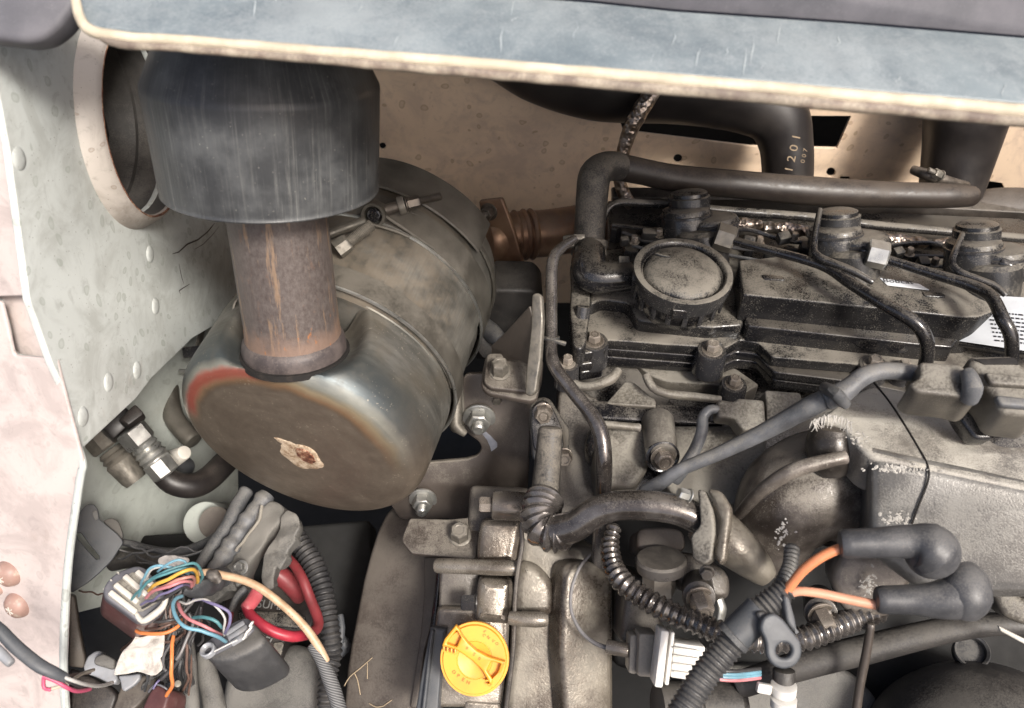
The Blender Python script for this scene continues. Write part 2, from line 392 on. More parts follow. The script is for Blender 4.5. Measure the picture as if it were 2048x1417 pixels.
# rusty stack tube
b = NB('rusty heat-stained tube')
st = b.ramp(b.noise(1, 6, .7, b.vec(True, (24, 9, 1))), .54, .61); fi = b.noise(1, 6, .8, b.vec(True, (70, 160, 1)))
col = b.mix(b.ramp(fi, .2, .8), (.075, .058, .053), (.165, .142, .132))
col = b.mix(b.math('MULTIPLY', st, .6), col, (.34, .225, .14))
low = b.n('ShaderNodeSeparateXYZ'); b.L.new(b.tc.outputs['UV'], low.inputs[0])
lo = b.ramp(b.math('ADD', low.outputs[1], b.math('MULTIPLY', b.noise(60, 4), .035)), .030, .052, 1, 0)
col = b.mix(b.math('MULTIPLY', lo, .7), col, (.30, .20, .15))
ro = b.ramp(b.noise(1, 5, .7, b.vec(True, (40, 60, 1))), .58, .66)
col = b.mix(b.math('MULTIPLY', b.math('MULTIPLY', ro, b.ramp(low.outputs[1], .022, .045, 1, .12)), .8), col, (.42, .17, .06))
M['stack'] = b.done(col, b.ramp(fi, .3, .7, .42, .62), .35, b.bump(b.math('ADD', fi, b.noise(350, 3)), .35, .0006))
# muffler: brushed steel with the straw, red and blue tints of heat on the front rim
b = NB('heat-tinted muffler steel')
uv = b.n('ShaderNodeSeparateXYZ'); b.L.new(b.tc.outputs['UV'], uv.inputs[0]); U_, V_ = uv.outputs[0], uv.outputs[1]
wob = b.math('MULTIPLY', b.math('SUBTRACT', b.noise(30, 4), .5), .012); v2 = b.math('ADD', V_, wob)
face = b.mix(b.ramp(b.noise(40, 6, .7), .3, .7), (.165, .133, .104), (.225, .186, .146))
body = b.mix(b.ramp(b.noise(1, 6, .7, b.vec(True, (10, 60, 1))), .35, .65), (.11, .108, .097), (.21, .205, .185))
body = b.mix(b.math('MULTIPLY', b.ramp(b.noise(16, 4), .45, .65), .45), body, (.16, .135, .10))
ang = b.ramp(b.math('SINE', b.math('MULTIPLY', b.math('ADD', U_, 0.5), 6.2832)), -.15, .75)
rim = b.cramp(b.ramp(v2, .082, .142, 0, 1, False), [(0, (.14, .10, .07)), (.10, (.33, .21, .125)), (.20, (.46, .37, .24)), (.30, (.32, .32, .28)), (.46, (.075, .088, .093)), (1, (.09, .095, .09))])
redm = b.math('MULTIPLY', b.ramp(b.math('COSINE', b.math('MULTIPLY', b.math('SUBTRACT', U_, .63), 6.2832)), .72, .9), b.math('MULTIPLY', b.ramp(v2, .086, .093), b.ramp(v2, .096, .103, 1, 0)))
c = b.mix(b.ramp(v2, .080, .087), face, rim); c = b.mix(b.ramp(v2, .130, .155), c, body)
nt_ = b.mix(ang, b.mix(b.ramp(V_, .115, .15), face, body), c)
nt_ = b.mix(b.math('MULTIPLY', redm, .8), nt_, (.44, .075, .06))
sp = b.ramp(b.math('ADD', b.noise(420, 3), b.math('MULTIPLY', b.math('SUBTRACT', b.noise(40, 3), .5), .4)), .66, .74)
nt_ = b.mix(b.math('MULTIPLY', sp, .4), nt_, (.5, .44, .35))
du = b.math('MULTIPLY', b.ramp(b.noise(70, 5, .7), .45, .75), .16)
nt_ = b.mix(du, nt_, (.24, .20, .15))
bru = b.noise(1, 5, .7, b.vec(True, (8, 260, 1)))
M['muffler'] = b.done(nt_, b.math('ADD', b.ramp(bru, .3, .7, .38, .50), b.math('MULTIPLY', du, .7)), .62, b.bump(b.math('ADD', b.math('MULTIPLY', bru, .5), b.noise(120, 4)), .18, .0006))
b = NB('brushed shell steel'); bru = b.noise(1, 5, .7, b.vec(True, (8, 260, 1))); cloud = b.noise(24, 5, .6)
col = b.mix(b.ramp(cloud, .35, .68), (.10, .096, .084), (.23, .22, .195)); col = b.mix(b.math('MULTIPLY', b.ramp(bru, .3, .7), .35), col, (.06, .055, .048))
df = b.math('MULTIPLY', b.ramp(b.math('ADD', b.noise(60, 5, .7), b.math('MULTIPLY', b.upfac(.2, 1.), .25)), .50, .85), .6); col = b.mix(df, col, (.22, .18, .135))
M['shell'] = b.done(col, b.math('ADD', b.ramp(cloud, .3, .7, .36, .50), b.math('MULTIPLY', df, .5)), .5, b.bump(b.math('ADD', b.math('MULTIPLY', bru, .5), b.noise(120, 4)), .2, .0006))
M['soot'] = grime('sooty purple-brown steel', (.060, .050, .050), (.12, .098, .092), .5, .2, 60, .4, (.30, .22, .17), (.2, 1.), .2, .4, .3, 300)
M['strap'] = grime('dull strap steel', (.10, .092, .078), (.15, .14, .12), .42, .5, 40, .45, (.22, .18, .13), (.0, .9), .2, .2, .15, 300)
M['bracket'] = grime('brown grey bracket paint', (.048, .039, .033), (.078, .064, .055), .38, .15, 18, .85, (.27, .23, .17), (.35, .95), .10, .12, .12, 300, edge=.25)
M['zinc'] = grime('zinc plated steel', (.40, .40, .38), (.55, .55, .52), .30, .9, 60, .25, (.28, .23, .17), (.2, 1.), .15, .15, .15, 300)
M['dullzinc'] = grime('dull dusty steel', (.15, .14, .12), (.24, .22, .19), .38, .6, 120, .8, (.26, .22, .16), (.1, .9), .3, .3, .2, 300)
M['threads'] = grime('dark bolt steel', (.085, .075, .065), (.14, .12, .10), .35, .7, 100, .5, (.25, .20, .15), (.1, .9), .25, .3, .2, 300)
M['copper'] = grime('copper-brown heat-tinted pipe', (.22, .125, .08), (.34, .22, .14), .35, .55, 26, .5, (.30, .21, .14), (.1, 1.), .2, .2, .15, 200)
M['black'] = grime('oily black paint', (.008, .008, .010), (.018, .017, .017), .12, 0, 20, .45, (.24, .20, .14), (.50, 1.05), .02, .35, .12, 300, rvar=.08, spec=.6, edge=.12)
M['cover'] = grime('dusty black cover', (.010, .010, .011), (.020, .019, .019), .17, 0, 20, .9, (.29, .25, .185), (.25, .90), .06, .42, .15, 300, rvar=.10, edge=.12)
M['blackplastic'] = grime('black plastic', (.016, .016, .017), (.030, .029, .028), .30, 0, 30, .85, (.27, .23, .165), (.2, .95), .08, .35, .10, 300, edge=.12)
M['hose'] = grime('dusty rubber hose', (.022, .021, .020), (.035, .032, .030), .42, 0, 30, .95, (.24, .20, .145), (-.15, .8), .35, .7, .25, 500)
M['wethose'] = grime('oil-wet hose', (.045, .038, .035), (.17, .155, .145), .16, .6, 30, .5, (.24, .20, .14), (.5, 1.2), .04, .3, .2, 260, rvar=.1, coat=.5)
M['darkhose'] = grime('dark duct rubber', (.013, .011, .011), (.026, .022, .020), .42, 0, 20, .4, (.16, .12, .085), (.4, 1.1), .1, .1, .1, 200)
M['cast'] = grime('grimy cast aluminium', (.055, .042, .032), (.30, .27, .22), .28, .4, 13, .45, (.30, .27, .20), (.1, 1.), .3, .35, .45, 420, rvar=.2, streak=0, edge=.4)
M['castwet'] = grime('oil-wet cast aluminium', (.085, .070, .056), (.25, .225, .19), .20, .45, 26, .4, (.27, .235, .17), (.5, 1.2), .10, .3, .45, 380, rvar=.2, edge=.4)
M['paletop'] = grime('pale dusty manifold top', (.12, .11, .10), (.24, .225, .20), .36, .3, 25, .95, (.60, .55, .44), (-.2, .6), .2, .5, .35, 420, edge=.4)
M['greyfront'] = grime('silver grey casting', (.085, .080, .074), (.20, .195, .185), .32, .4, 14, .5, (.36, .34, .29), (.3, 1.), .25, .4, .35, 420, edge=.4)
M['castdust'] = grime('dust-caked casting', (.060, .053, .045), (.14, .125, .10), .42, .15, 25, .95, (.34, .305, .235), (-.1, .9), .25, .5, .4, 420, edge=.4)
M['manifold'] = grime('sooty manifold casting', (.055, .045, .038), (.20, .175, .15), .34, .25, 26, .55, (.42, .37, .28), (.3, 1.), .1, .45, .4, 320, rvar=.2, edge=.4)
M['shroud'] = grime('brown guard', (.050, .040, .034), (.100, .083, .070), .5, .1, 22, .55, (.20, .165, .125), (.1, .9), .35, .2, .18, 260)
M['iron'] = grime('dark oily iron', (.030, .026, .023), (.065, .055, .047), .32, .3, 30, .7, (.25, .21, .155), (.3, 1.), .1, .35, .35, 300, edge=.4)
M['greyrubber'] = grime('blue grey rubber', (.050, .055, .062), (.085, .09, .10), .5, 0, 30, .4, (.18, .17, .15), (.3, 1.), .2, .3, .15, 300)
M['cable'] = grime('grey wrapped cable', (.075, .078, .085), (.13, .135, .145), .45, 0, 60, .55, (.32, .29, .23), (.2, 1.), .15, .3, .35, 500)
M['darkloom'] = grime('dull dark loom', (.020, .020, .022), (.034, .033, .034), .5, 0, 40, .4, (.16, .14, .115), (.2, 1.), .12, .2, .1, 300)
M['boot'] = grime('black rubber boot', (.040, .041, .045), (.075, .076, .082), .40, 0, 30, .55, (.26, .24, .21), (.2, 1.2), .25, .3, .10, 200)
M['loom'] = grime('ribbed plastic loom', (.040, .040, .042), (.065, .065, .067), .42, 0, 40, .45, (.24, .215, .17), (.2, 1.), .12, .2, .1, 300)
M['tape'] = grime('old loom tape', (.040, .042, .046), (.080, .082, .088), .5, 0, 40, .6, (.26, .25, .22), (.1, 1.), .2, .3, .4, 160)
M['fuzzydark'] = grime('dark dirty metal', (.028, .026, .025), (.05, .046, .043), .5, 0, 25, .6, (.17, .15, .12), (.2, 1.), .2, .3, .3, 250)
M['channel'] = grime('dirty channel', (.075, .073, .068), (.13, .125, .115), .55, 0, 30, .7, (.27, .25, .21), (-.1, .8), .4, .4, .6, 140)
M['rubblegrey'] = grime('mud-caked casting', (.06, .058, .054), (.13, .125, .115), .6, 0, 30, .8, (.24, .225, .195), (-.2, .7), .4, .5, .8, 120)
M['void'] = plain('black void', (.008, .008, .008), .8, 0, .2, .1, 100, .2, (.02, .018, .015))  # near-black colour in place of the darkness in gaps and depths
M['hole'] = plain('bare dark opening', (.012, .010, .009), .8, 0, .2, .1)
M['yellow'] = plain('yellow plastic', (.76, .34, .030), .38, 0, .18, .12, 200, .55, (.50, .24, .05))
M['yellowtxt'] = plain('yellow lettering', (.42, .15, .02), .4, 0, .1, .05, 200, .1, (.5, .25, .05))
M['red'] = plain('red cable', (.46, .035, .06), .40, 0, .35, .12, 300, .30, (.30, .06, .06))
M['darkred'] = plain('dull red cable', (.22, .035, .04), .45, 0, .35, .12, 300, .4, (.13, .06, .05))
M['orange'] = plain('orange insulation', (.66, .24, .11), .38, 0, .25, .1, 300, .5, (.45, .25, .17))
M['peach'] = plain('faded orange insulation', (.70, .34, .22), .38, 0, .25, .1, 300, .5, (.5, .33, .25))
M['ivory'] = plain('ivory plastic', (.60, .57, .51), .4, 0, .25, .12, 200, .5, (.40, .36, .30))
M['white'] = plain('white plastic', (.70, .68, .64), .35, 0, .2, .1, 200, .5, (.45, .40, .33))
M['maroon'] = plain('maroon plastic', (.12, .052, .050), .32, 0, .45, .12, 200, .35, (.24, .17, .15))
M['ring'] = plain('smoky grey plastic', (.12, .12, .135), .35, 0, .3, .1, 200, .3, (.28, .26, .24))
M['clearplastic'] = plain('greyish connector plastic', (.30, .31, .33), .35, 0, .3, .1, 200, .4, (.2, .17, .14))
M['paper'] = None
wc = dict(teal=(.09, .31, .34), blue=(.17, .39, .50), yellow=(.88, .48, .05), pink=(.72, .25, .27), hotpink=(.78, .10, .22), salmon=(.60, .25, .20), black=(.03, .028, .03), purple=(.20, .17, .34),
          white=(.68, .66, .62), orange=(.82, .24, .05), brown=(.15, .075, .05), grey=(.22, .21, .21), cream=(.66, .58, .44))
for k, v in wc.items(): M['w_' + k] = plain(k + ' wire', tuple(q * .80 + .03 for q in v), .42, 0, .35, .12, 300, .7, tuple(q * .35 + .05 for q in v))
b = NB('crumpled paper'); nn = b.noise(60, 5, .6, dist=1.2); vo = b.voro(26)
M['paper'] = b.done(b.mix(b.ramp(b.noise(120, 4), .45, .7), (.50, .47, .43), (.32, .29, .26)), .7, 0, b.bump(b.math('ADD', nn, vo.outputs[0]), .9, .003))
b = NB('tan cable with black print'); v_ = b.vec(True, (5, 260, 1)); f = b.math('MULTIPLY', b.ramp(b.noise(1, 3, .8, v_), .58, .62), b.ramp(b.noise(1, 2, .5, b.vec(True, (3.2, 0, 1))), .5, .56))
M['tan'] = b.done(b.mix(b.math('MULTIPLY', f, .8), b.mix(b.ramp(b.noise(90, 4), .35, .7), (.54, .38, .25), (.36, .235, .14)), (.05, .035, .03)), .45, 0, b.bump(b.noise(300, 3), .1))
b = NB('wrinkled foil'); vo = b.voro(95, feat='F1'); v3 = b.voro(260)
M['foil'] = b.done(b.mix(b.ramp(b.noise(60, 4), .4, .65), (.40, .34, .29), (.16, .12, .09)), .30, .9, b.bump(b.math('ADD', vo.outputs[0], b.math('MULTIPLY', v3.outputs[0], .4)), .8, .003))
b = NB('braided sheath'); wv = b.n('ShaderNodeTexWave'); wv.wave_type = 'BANDS'; wv.bands_direction = 'DIAGONAL'; b.L.new(b.vec(True, (7, 260, 1)), wv.inputs[0]); wv.inputs['Scale'].default_value = 1
M['braid'] = b.done(b.mix(wv.outputs['Fac'], (.045, .045, .047), (.19, .19, .19)), .55, 0, b.bump(wv.outputs['Fac'], .5, .001))
b = NB('scorched weld'); n_ = b.noise(130, 5, .7); rr_ = b.ramp(b.noise(55, 5, .7), .35, .65)
M['weld'] = b.done(b.cramp(n_, [(.3, (.05, .02, .012)), (.48, (.16, .06, .035)), (.60, (.40, .24, .15)), (.74, (.62, .54, .45))]), .6, .1, b.bump(n_, .9, .002))
b = NB('worn pale halo'); n_ = b.noise(150, 6, .75)
M['halo'] = b.done(b.cramp(n_, [(.36, (.24, .15, .09)), (.5, (.48, .37, .26)), (.66, (.66, .55, .42))]), .6, .1, b.bump(n_, .4, .0008))
M['whitecrust'] = plain('white crust', (.44, .42, .385), .8, 0, .3, .8, 200, .4, (.35, .3, .27))
M['mark'] = plain('silver paint mark', (.38, .40, .46), .4, .3, .4, .2, 200, .4, (.15, .13, .12))
M['duct_txt'] = plain('tan stamped figures', (.24, .18, .115), .7, 0, .4, .1, 200, .3, (.15, .1, .07))
M['label'] = plain('white sticker', (.74, .77, .80), .35, 0, .12, .05, 100, .15, (.45, .42, .36))
M['ink'] = plain('sticker ink', (.03, .03, .035), .5, 0, .2, .02)
M['batttxt'] = plain('raised grey letters', (.26, .26, .25), .6, 0, .3, .1, 200, .4, (.12, .11, .1))
M['redpaint'] = plain('worn red dome', (.36, .23, .19), .45, 0, .3, .15, 90, 1.0, (.42, .38, .31))
M['straw'] = plain('dry straw', (.42, .33, .22), .7, 0, .3, .1)

# ================= LARGE STRUCTURE =================
# bay floor, wide and dark, far below the engine
fl = PH(1000, 1400, 1.30)
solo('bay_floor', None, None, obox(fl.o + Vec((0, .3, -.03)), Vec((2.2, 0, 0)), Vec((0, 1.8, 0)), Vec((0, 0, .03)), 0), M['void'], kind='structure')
# black backing added behind the back wall so its openings stay dark
solo('dark_backing', 'black backing sheet added to keep the cut-outs of the back wall dark', 'bulkhead', obox(Vec((.2, 1.12, 1.0)), Vec((1.3, 0, 0)), Vec((0, .012, 0)), Vec((0, 0, .75))), M['void'])
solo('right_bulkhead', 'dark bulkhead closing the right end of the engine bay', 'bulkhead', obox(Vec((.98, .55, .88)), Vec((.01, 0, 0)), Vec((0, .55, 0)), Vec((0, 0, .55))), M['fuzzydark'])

# back wall with its openings, warm light tinted into its paint
bw = PV(1000, 300, 1.0)
T = thing('back_wall', 'painted steel wall, warm light put into its colour, with brown drop marks behind the exhaust funnel and engine', 'wall', 1000, 420, 1.0)
hole = [(1236, 231), (1702, 233), (1674, 297), (1500, 293), (1246, 262)]
h2 = [(1957, 360), (2004, 367), (2016, 392), (1975, 400), (1950, 385)]
def XP2(c, pts): return [X(c, p[0], p[1]) + (p[2], p[3] / CR[c][2]) for p in pts]
def XP3(c, pts): return [X(c, p[0], p[1]) + (p[2], p[3] / CR[c][2]) for p in pts]
def circ(x, y, r_, n=14): return [(x + r_ * math.cos(2 * math.pi * k / n), y + r_ * math.sin(2 * math.pi * k / n)) for k in range(n)]
part(T, 'panel', slab(bw, [(430, -260), (2500, -260), (2500, 620), (430, 600)], .004, .0008, .001, holes=[hole, circ(765, 293, 7), circ(1356, 318, 9), circ(1662, 345, 9), h2, [(1680, 354), (1700, 354), (1700, 361), (1680, 361)]]), M['back'])
# pale side wall, receding from the front edge
SW = Plane(W(160, 900, .60), Vec((1, 0, 0)))
T = thing('side_wall', 'pale green painted side plate with raised rivet bumps and a slanting lower edge', 'wall', 300, 700, .72)
part(T, 'panel', slab(SW, [(-60, -120), (480, -200), (560, 130), (575, 570), (480, 640), (441, 644), (385, 677), (303, 757), (272, 798), (165, 898), (140, 800), (106, 729), (60, 600), (20, 300)], .005, .001, .002, holes=[[proj(SW.hit(258, 240) + SW.u * .0732 * math.cos(k * math.pi / 20) + SW.v * .0732 * math.sin(k * math.pi / 20)) for k in range(40)]]), M['side'])
for (x, y) in [(300, 509), (311, 613), (274, 741), (217, 765), (166, 834), (38, 318)]:
    c = SW.hit(x, y); part(T, 'rivet_bump', lathe(c, SW.n, [(0, .0074), (.0006, .0066), (.0013, .0045), (.0015, .002)], 24, cap=True), M['side'])
# scuffs on the side wall
def scuff(pl, pts, wpx, m, par, name='scratch', off=.0004):
    bm = bmesh.new(); L = [pl.hit(*p) + pl.n * off for p in pts]
    for i in range(len(L) - 1):
        t = (L[i + 1] - L[i]).normalized(); s_ = pl.n.cross(t) * rr(wpx, .7) * .5
        a = .4 if i == 0 else 1; e = .4 if i == len(L) - 2 else 1
        f = [bm.verts.new(q) for q in (L[i] - s_ * a, L[i + 1] - s_ * e, L[i + 1] + s_ * e, L[i] + s_ * a)]; bm.faces.new(f)
    return part(par, name, bm, m)
scuff(SW, XP('d', [(975, 165), (1010, 155), (1060, 110), (1120, 85), (1175, 40), (1215, -10)]), 3.2, M['iron'], T)
scuff(SW, XP('d', [(1012, 220), (1020, 262), (1028, 300), (1040, 335)]), 3.4, M['iron'], T)
scuff(SW, XP('d', [(1075, 335), (1030, 362), (1012, 375), (1022, 395)]), 2.6, M['iron'], T)
scuff(SW, XP('d', [(1100, 140), (1150, 110), (1200, 60), (1240, 10)]), 2.0, M['bracket'], T)
# round duct collar standing out of the side wall
T = thing('duct_collar', 'white rusty-edged round collar in the side wall beside the black funnel', 'collar', 250, 400, .64)
cc = SW.hit(258, 240)
part(T, 'collar_ring', lathe(cc, SW.n, [(-.002, .087), (.003, .085), (.012, .080), (.014, .0785), (.015, .0765), (.014, .0745), (.010, .0742)], 64, cap=False), M['collar'])
part(T, 'rusty_rim', dent(lathe(cc, SW.n, [(.0135, .0768), (.0152, .0764), (.0155, .0758), (.0148, .0750), (.0135, .0748)], 64, cap=False), .0004, 200), M['weld'], 'thin rusty worn rim')
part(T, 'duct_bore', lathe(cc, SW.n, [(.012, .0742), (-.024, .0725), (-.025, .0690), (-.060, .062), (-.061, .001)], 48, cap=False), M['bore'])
part(T, 'dark_bore_end', dent(lathe(cc - SW.n * .050, SW.n, [(0, .064), (.006, .056), (.007, .044), (.002, .040)], 48), .004, 60), M['hole'])  # black disc standing in for the darkness deep in the bore
# front plate, near the viewer
FN = P3((160, 900, .596), (20, 243, .512), (-200, 600, .60))
T = thing('front_plate', 'pinkish white front plate with a notch and rust-stained edge at the left of the bay', 'plate', 60, 1000, .60)
pp = FN.up(.002)
part(T, 'upper_panel', slab(pp, [(-260, 120), (-20, 150), (4, 243), (46, 450), (68, 592), (-260, 600)], .003, .001, .002), M['front'])
part(T, 'lower_panel', slab(pp, [(-260, 600), (2, 603), (27, 712), (112, 719), (118, 745), (165, 925), (164, 955), (139, 1136), (131, 1333), (140, 1480), (-260, 1480)], .003, .001, .003), M['front'])
part(T, 'notch_lip', tube([(4, 600, .585, 5), (16, 655, .588, 6), (27, 706, .590, 6), (60, 716, .590, 5), (108, 720, .592, 6)], 10), M['edgepaint'])
part(T, 'notch_backing', slab(FN.up(-.012), [(-30, 585), (64, 590), (112, 722), (20, 720)], .003), M['front'], 'rust-streaked backing of the notch')
part(T, 'folded_edge', tube([(110, 722, .592, 6), (139, 840, .596, 7), (165, 925, .600, 8), (160, 960, .603, 8), (136, 1136, .615, 8), (127, 1333, .63, 8), (136, 1480, .645, 9)], 10), M['edgepaint'])
for (x, y, q) in [(18, 1147, 31), (36, 1210, 31), (-3, 1180, 12)]:
    c = pp.hit(x, y); r_ = rr(q, .61)
    bt = part(T, 'domed_bolt', lathe(c, pp.n, [(0, r_), (.002, r_ * .97), (.0055, r_ * .8), (.008, r_ * .45), (.0085, r_ * .1)], 32), M['redpaint'])
    if q > 20:
        bm = bmesh.new()
        for a in (35, 95, 150):
            dr = pp.u * math.cos(RAD(a)) + pp.v * math.sin(RAD(a)); obox(c + pp.n * .0078, dr * r_ * .34, pp.n.cross(dr) * .00035, pp.n * .0011, .0002, bm)
        part(bt, 'cross_mark', bm, M['ivory'])
# inner panel low on the left, behind the hoses
ip = Plane(W(300, 1000, .95), Vec((1, -.35, 0)))
T = thing('inner_panel', 'smooth grey white inner panel behind the hydraulic fittings', 'panel', 300, 1100, 1.0)
part(T, 'panel', slab(ip, [(-50, 500), (470, 560), (480, 1160), (300, 1190), (100, 1240), (-50, 1240)], .004), M['inner'])
tb_ = part(T, 'tube_stub', cyl(W(436, 1050, .98), W(408, 1046, .93), rr(47, .95), rr(42, .95), .003), M['inner'], 'pale tube stub with a brown open end')
part(tb_, 'shaded_bore', lathe(W(432, 1046, .912), W(408, 1046, .93) - W(436, 1050, .98), [(-.01, .017), (.004, .017)], 24), M['bracket'])  # brown disc, the shade inside the stub put into its colour

# hood edge across the top
T = HOOD = thing('hood_panel', 'blue grey hood edge with a bright cream lip running across the top', 'hood', 1000, 150, .42)
HP = P3((176, 46, .425), (2048, 205, .425), (1348, 21, .462))
part(T, 'hood_skin', slab(HP, [(120, -110), (150, -20), (153, 8), (160, 36), (178, 52), (353, 72), (700, 100), (1350, 146), (2200, 218), (2200, 94), (2048, 75), (1700, 46), (1348, 22), (1179, 4), (900, -16), (500, -60)], .004, .0012, .001), M['hoodblue'])
HU = P3((1179, 3, .467), (2048, 73, .467), (1500, -60, .455))
part(T, 'hood_upper_skin', slab(HU, [(500, -60), (900, -17), (1179, 3), (1348, 21), (1700, 45), (2048, 74), (2300, 96), (2300, -200), (500, -200)], .004, .001, .001), M['hooddark'])
part(T, 'edge_lip', dent(tube([(146, -40, .43, 9), (152, 5, .427, 9), (160, 38, .424, 10), (182, 62, .422, 12), (240, 74, .421, 11), (353, 81, .421, 11), (700, 109, .421, 12), (1350, 161, .421, 13), (2048, 224, .421, 15), (2200, 238, .421, 15)], 16, sq=1.0), .0005, 90), M['lip'])
part(T, 'worn_lower_edge', dent(tube([(205, 76, .4215, 8), (240, 88, .4215, 9), (353, 96, .4215, 9), (700, 124, .4215, 10), (1350, 180, .4215, 12), (2048, 243, .4215, 13), (2200, 258, .4215, 13)], 14), .0006, 60), M['lipdirty'])
T = solo('dark_corner_panel', 'plum grey rounded panel corner above the front plate at the top left', 'panel', slab(PC(60, 40, .46, 0, -.1, 1), [(-200, -200), (175, -160), (160, -20), (146, 14), (116, 55), (82, 80), (46, 87), (0, 81), (-200, 60)], .02, .004, .004), M['hooddark'])

ub = bmesh.new()
q = [W(215, 84, .434), W(2400, 240, .434)]; q += [q[1] + Vec((0, .50, -.004)), q[0] + Vec((0, .50, -.004))]
vs_ = [ub.verts.new(p) for p in q] + [ub.verts.new(p + Vec((0, -.001, .006))) for p in q]
for f in ((0, 1, 2, 3), (7, 6, 5, 4), (0, 4, 5, 1), (1, 5, 6, 2), (2, 6, 7, 3), (3, 7, 4, 0)): ub.faces.new([vs_[i] for i in f])
part(HOOD, 'unseen_shade_sheet', ub, M['hooddark'])  # unseen sheet behind the hood skin, added to shade the back wall

random.seed(11); bm = bmesh.new()
for _ in range(26):
    x = random.uniform(180, 2040); y0 = 52 + (x - 178) * .085; L_ = random.uniform(8, 60); y = y0 - random.uniform(5, 95)
    if y < 5 or y - L_ < (x - 1179) * .083 + 6: continue
    P_ = [HP.hit(x + random.uniform(-5, 5) + k * random.uniform(1, 3), y - L_ * k / 3) for k in range(4)]
    w_ = random.uniform(.00008, .0004)
    for k in range(3):
        ta, tb2 = (0 if k == 0 else 1), (0 if k == 2 else 1)
        vs_ = [bm.verts.new(q_ + HP.n * .0003) for q_ in (P_[k] - RX * w_ * max(ta, .1), P_[k] + RX * w_ * max(ta, .1), P_[k + 1] + RX * w_ * max(tb2, .1), P_[k + 1] - RX * w_ * max(tb2, .1))]; bm.faces.new(vs_)
part(HOOD, 'scratch', bm, plain('pale hood scratch', (.42, .46, .47), .6, 0, .2, .05), 'fine pale scratches', 'stuff')

# ================= EXHAUST =================
# muffler
MF, MB = W(590, 899, .715), W(792, 508, .868); MA = (MB - MF).normalized(); ML = (MB - MF).length; MR = .1095
mu = (RX - MA * RX.dot(MA)).normalized()
T = thing('muffler', 'big round brown-faced muffler with heat-tinted rim lying below the exhaust stack', 'muffler', 640, 1030, .79)
prof = [(-.0045, .0005), (-.0045, .012), (-.004, .045), (-.0015, .080), (.002, .0925)]
for k in range(1, 9):
    a = k / 9 * math.pi / 2; prof.append((.002 + .024 * (1 - math.cos(a)), .0925 + (MR - .0925) * math.sin(a)))
prof += [(.03 + .004 * k, MR) for k in range(13)] + [(.082, MR), (.083, MR - .0012), (.0845, MR - .0012), (.0855, MR - .0003)]
SA = cv(.0, math.cos(RAD(28)), math.sin(RAD(28))); SB = W(589, 690, .668)
bm = lathe(MF, MA, prof, 240, ref=mu, cap=True)
for v in bm.verts:      # the seat pressed flat round the foot of the stack
    q = v.co - SB; h = q.dot(SA); r_ = (q - SA * h).length
    if h > -.007 and r_ < .062:
        f = 1 if r_ < .0435 else max(0, 1 - (r_ - .0435) / .0185); f = f * f * (3 - 2 * f)
        v.co -= SA * (h + .007) * f
part(T, 'front_cap', bm, M['muffler'])
p2 = [(.083, MR - .003), (.0835, MR - .0015), (.12, MR - .0015), (.18, MR - .002), (ML - .01, MR - .002), (ML + .004, MR - .006)]
p2 += [(ML + .012, MR - .018), (ML + .018, MR - .05), (ML + .02, .002)]
bm = lathe(MF, MA, p2, 96, ref=mu, cap=True)
part(T, 'shell', dent(bm, .0007, 28), M['shell'])
wl = lambda f, q: MF + MA * f + q
def md(px, py, h=0):
    r = W(px, py, 1.0) - CAM; o = CAM - MF; a = r - MA * r.dot(MA); b_ = o - MA * o.dot(MA)
    A_, B_, C_ = a.dot(a), 2 * a.dot(b_), b_.dot(b_) - (MR + h) ** 2; D_ = max(B_ * B_ - 4 * A_ * C_, 0)
    return (-B_ - math.sqrt(D_)) / (2 * A_)
# raised swages on the shell
for (s0, s1, a0, a1, nm) in [(.118, .142, 62, 103, 'swage'),]:
    pass
def on_muffler(s_, deg, h=0):        # deg: 0 = right, 90 = top as seen from the front
    up_ = mu.cross(MA).normalized()
    if up_.z < 0: up_ = -up_
    return MF + MA * s_ + (mu * math.cos(RAD(deg)) + up_ * math.sin(RAD(deg))) * (MR + h)
def band(s0, s1, d0, d1, h, th=.0012, n=60, edge=.001):
    bm = bmesh.new(); rs = []
    for k in range(n + 1):
        dg = d0 + (d1 - d0) * k / n
        rs.append([on_muffler(s0, dg, h), on_muffler(s0 + edge, dg, h + th), on_muffler(s1 - edge, dg, h + th), on_muffler(s1, dg, h), on_muffler(s1 - edge, dg, h - th), on_muffler(s0 + edge, dg, h - th)])
    rings(bm, rs, [i * .005 for i in range(n + 1)]); return bm
# embossed pockets
def pocket(pts, r_):
    bm = bmesh.new(); rs = []
    P = [on_muffler(*p) for p in pts]; n = []
    for i in range(len(P) - 1):
        for k in range(8): n.append(catmull(P, i, k / 8))
    n.append(P[-1])
    for i, p in enumerate(n):
        t = (n[min(i + 1, len(n) - 1)] - n[max(0, i - 1)]).normalized(); u, v = frame_for(t)
        rs.append([p + (u * math.cos(k * math.pi / 4) + v * math.sin(k * math.pi / 4)) * r_ for k in range(8)])
    rings(bm, rs, [i * .002 for i in range(len(n))]); return bm
part(T, 'heat_shield_wrap', band(.088, .182, 5, 120, .0004, .0016), M['shell'])
part(T, 'pocket_rim', pocket([(.112, 118), (.105, 96), (.112, 84), (.124, 83), (.133, 92), (.135, 118)], .0010), M['strap'])
part(T, 'pocket_rim', pocket([(.19, 92), (.205, 70), (.20, 52), (.19, 48)], .0012), M['strap'])
part(T, 'rear_heat_shield', dent(band(.212, .252, 30, 125, .004, .0015), .0015, 18), M['strap'])
part(T, 'rear_ring', band(.222, .228, -80, 125, .0002, .0016), M['strap'])
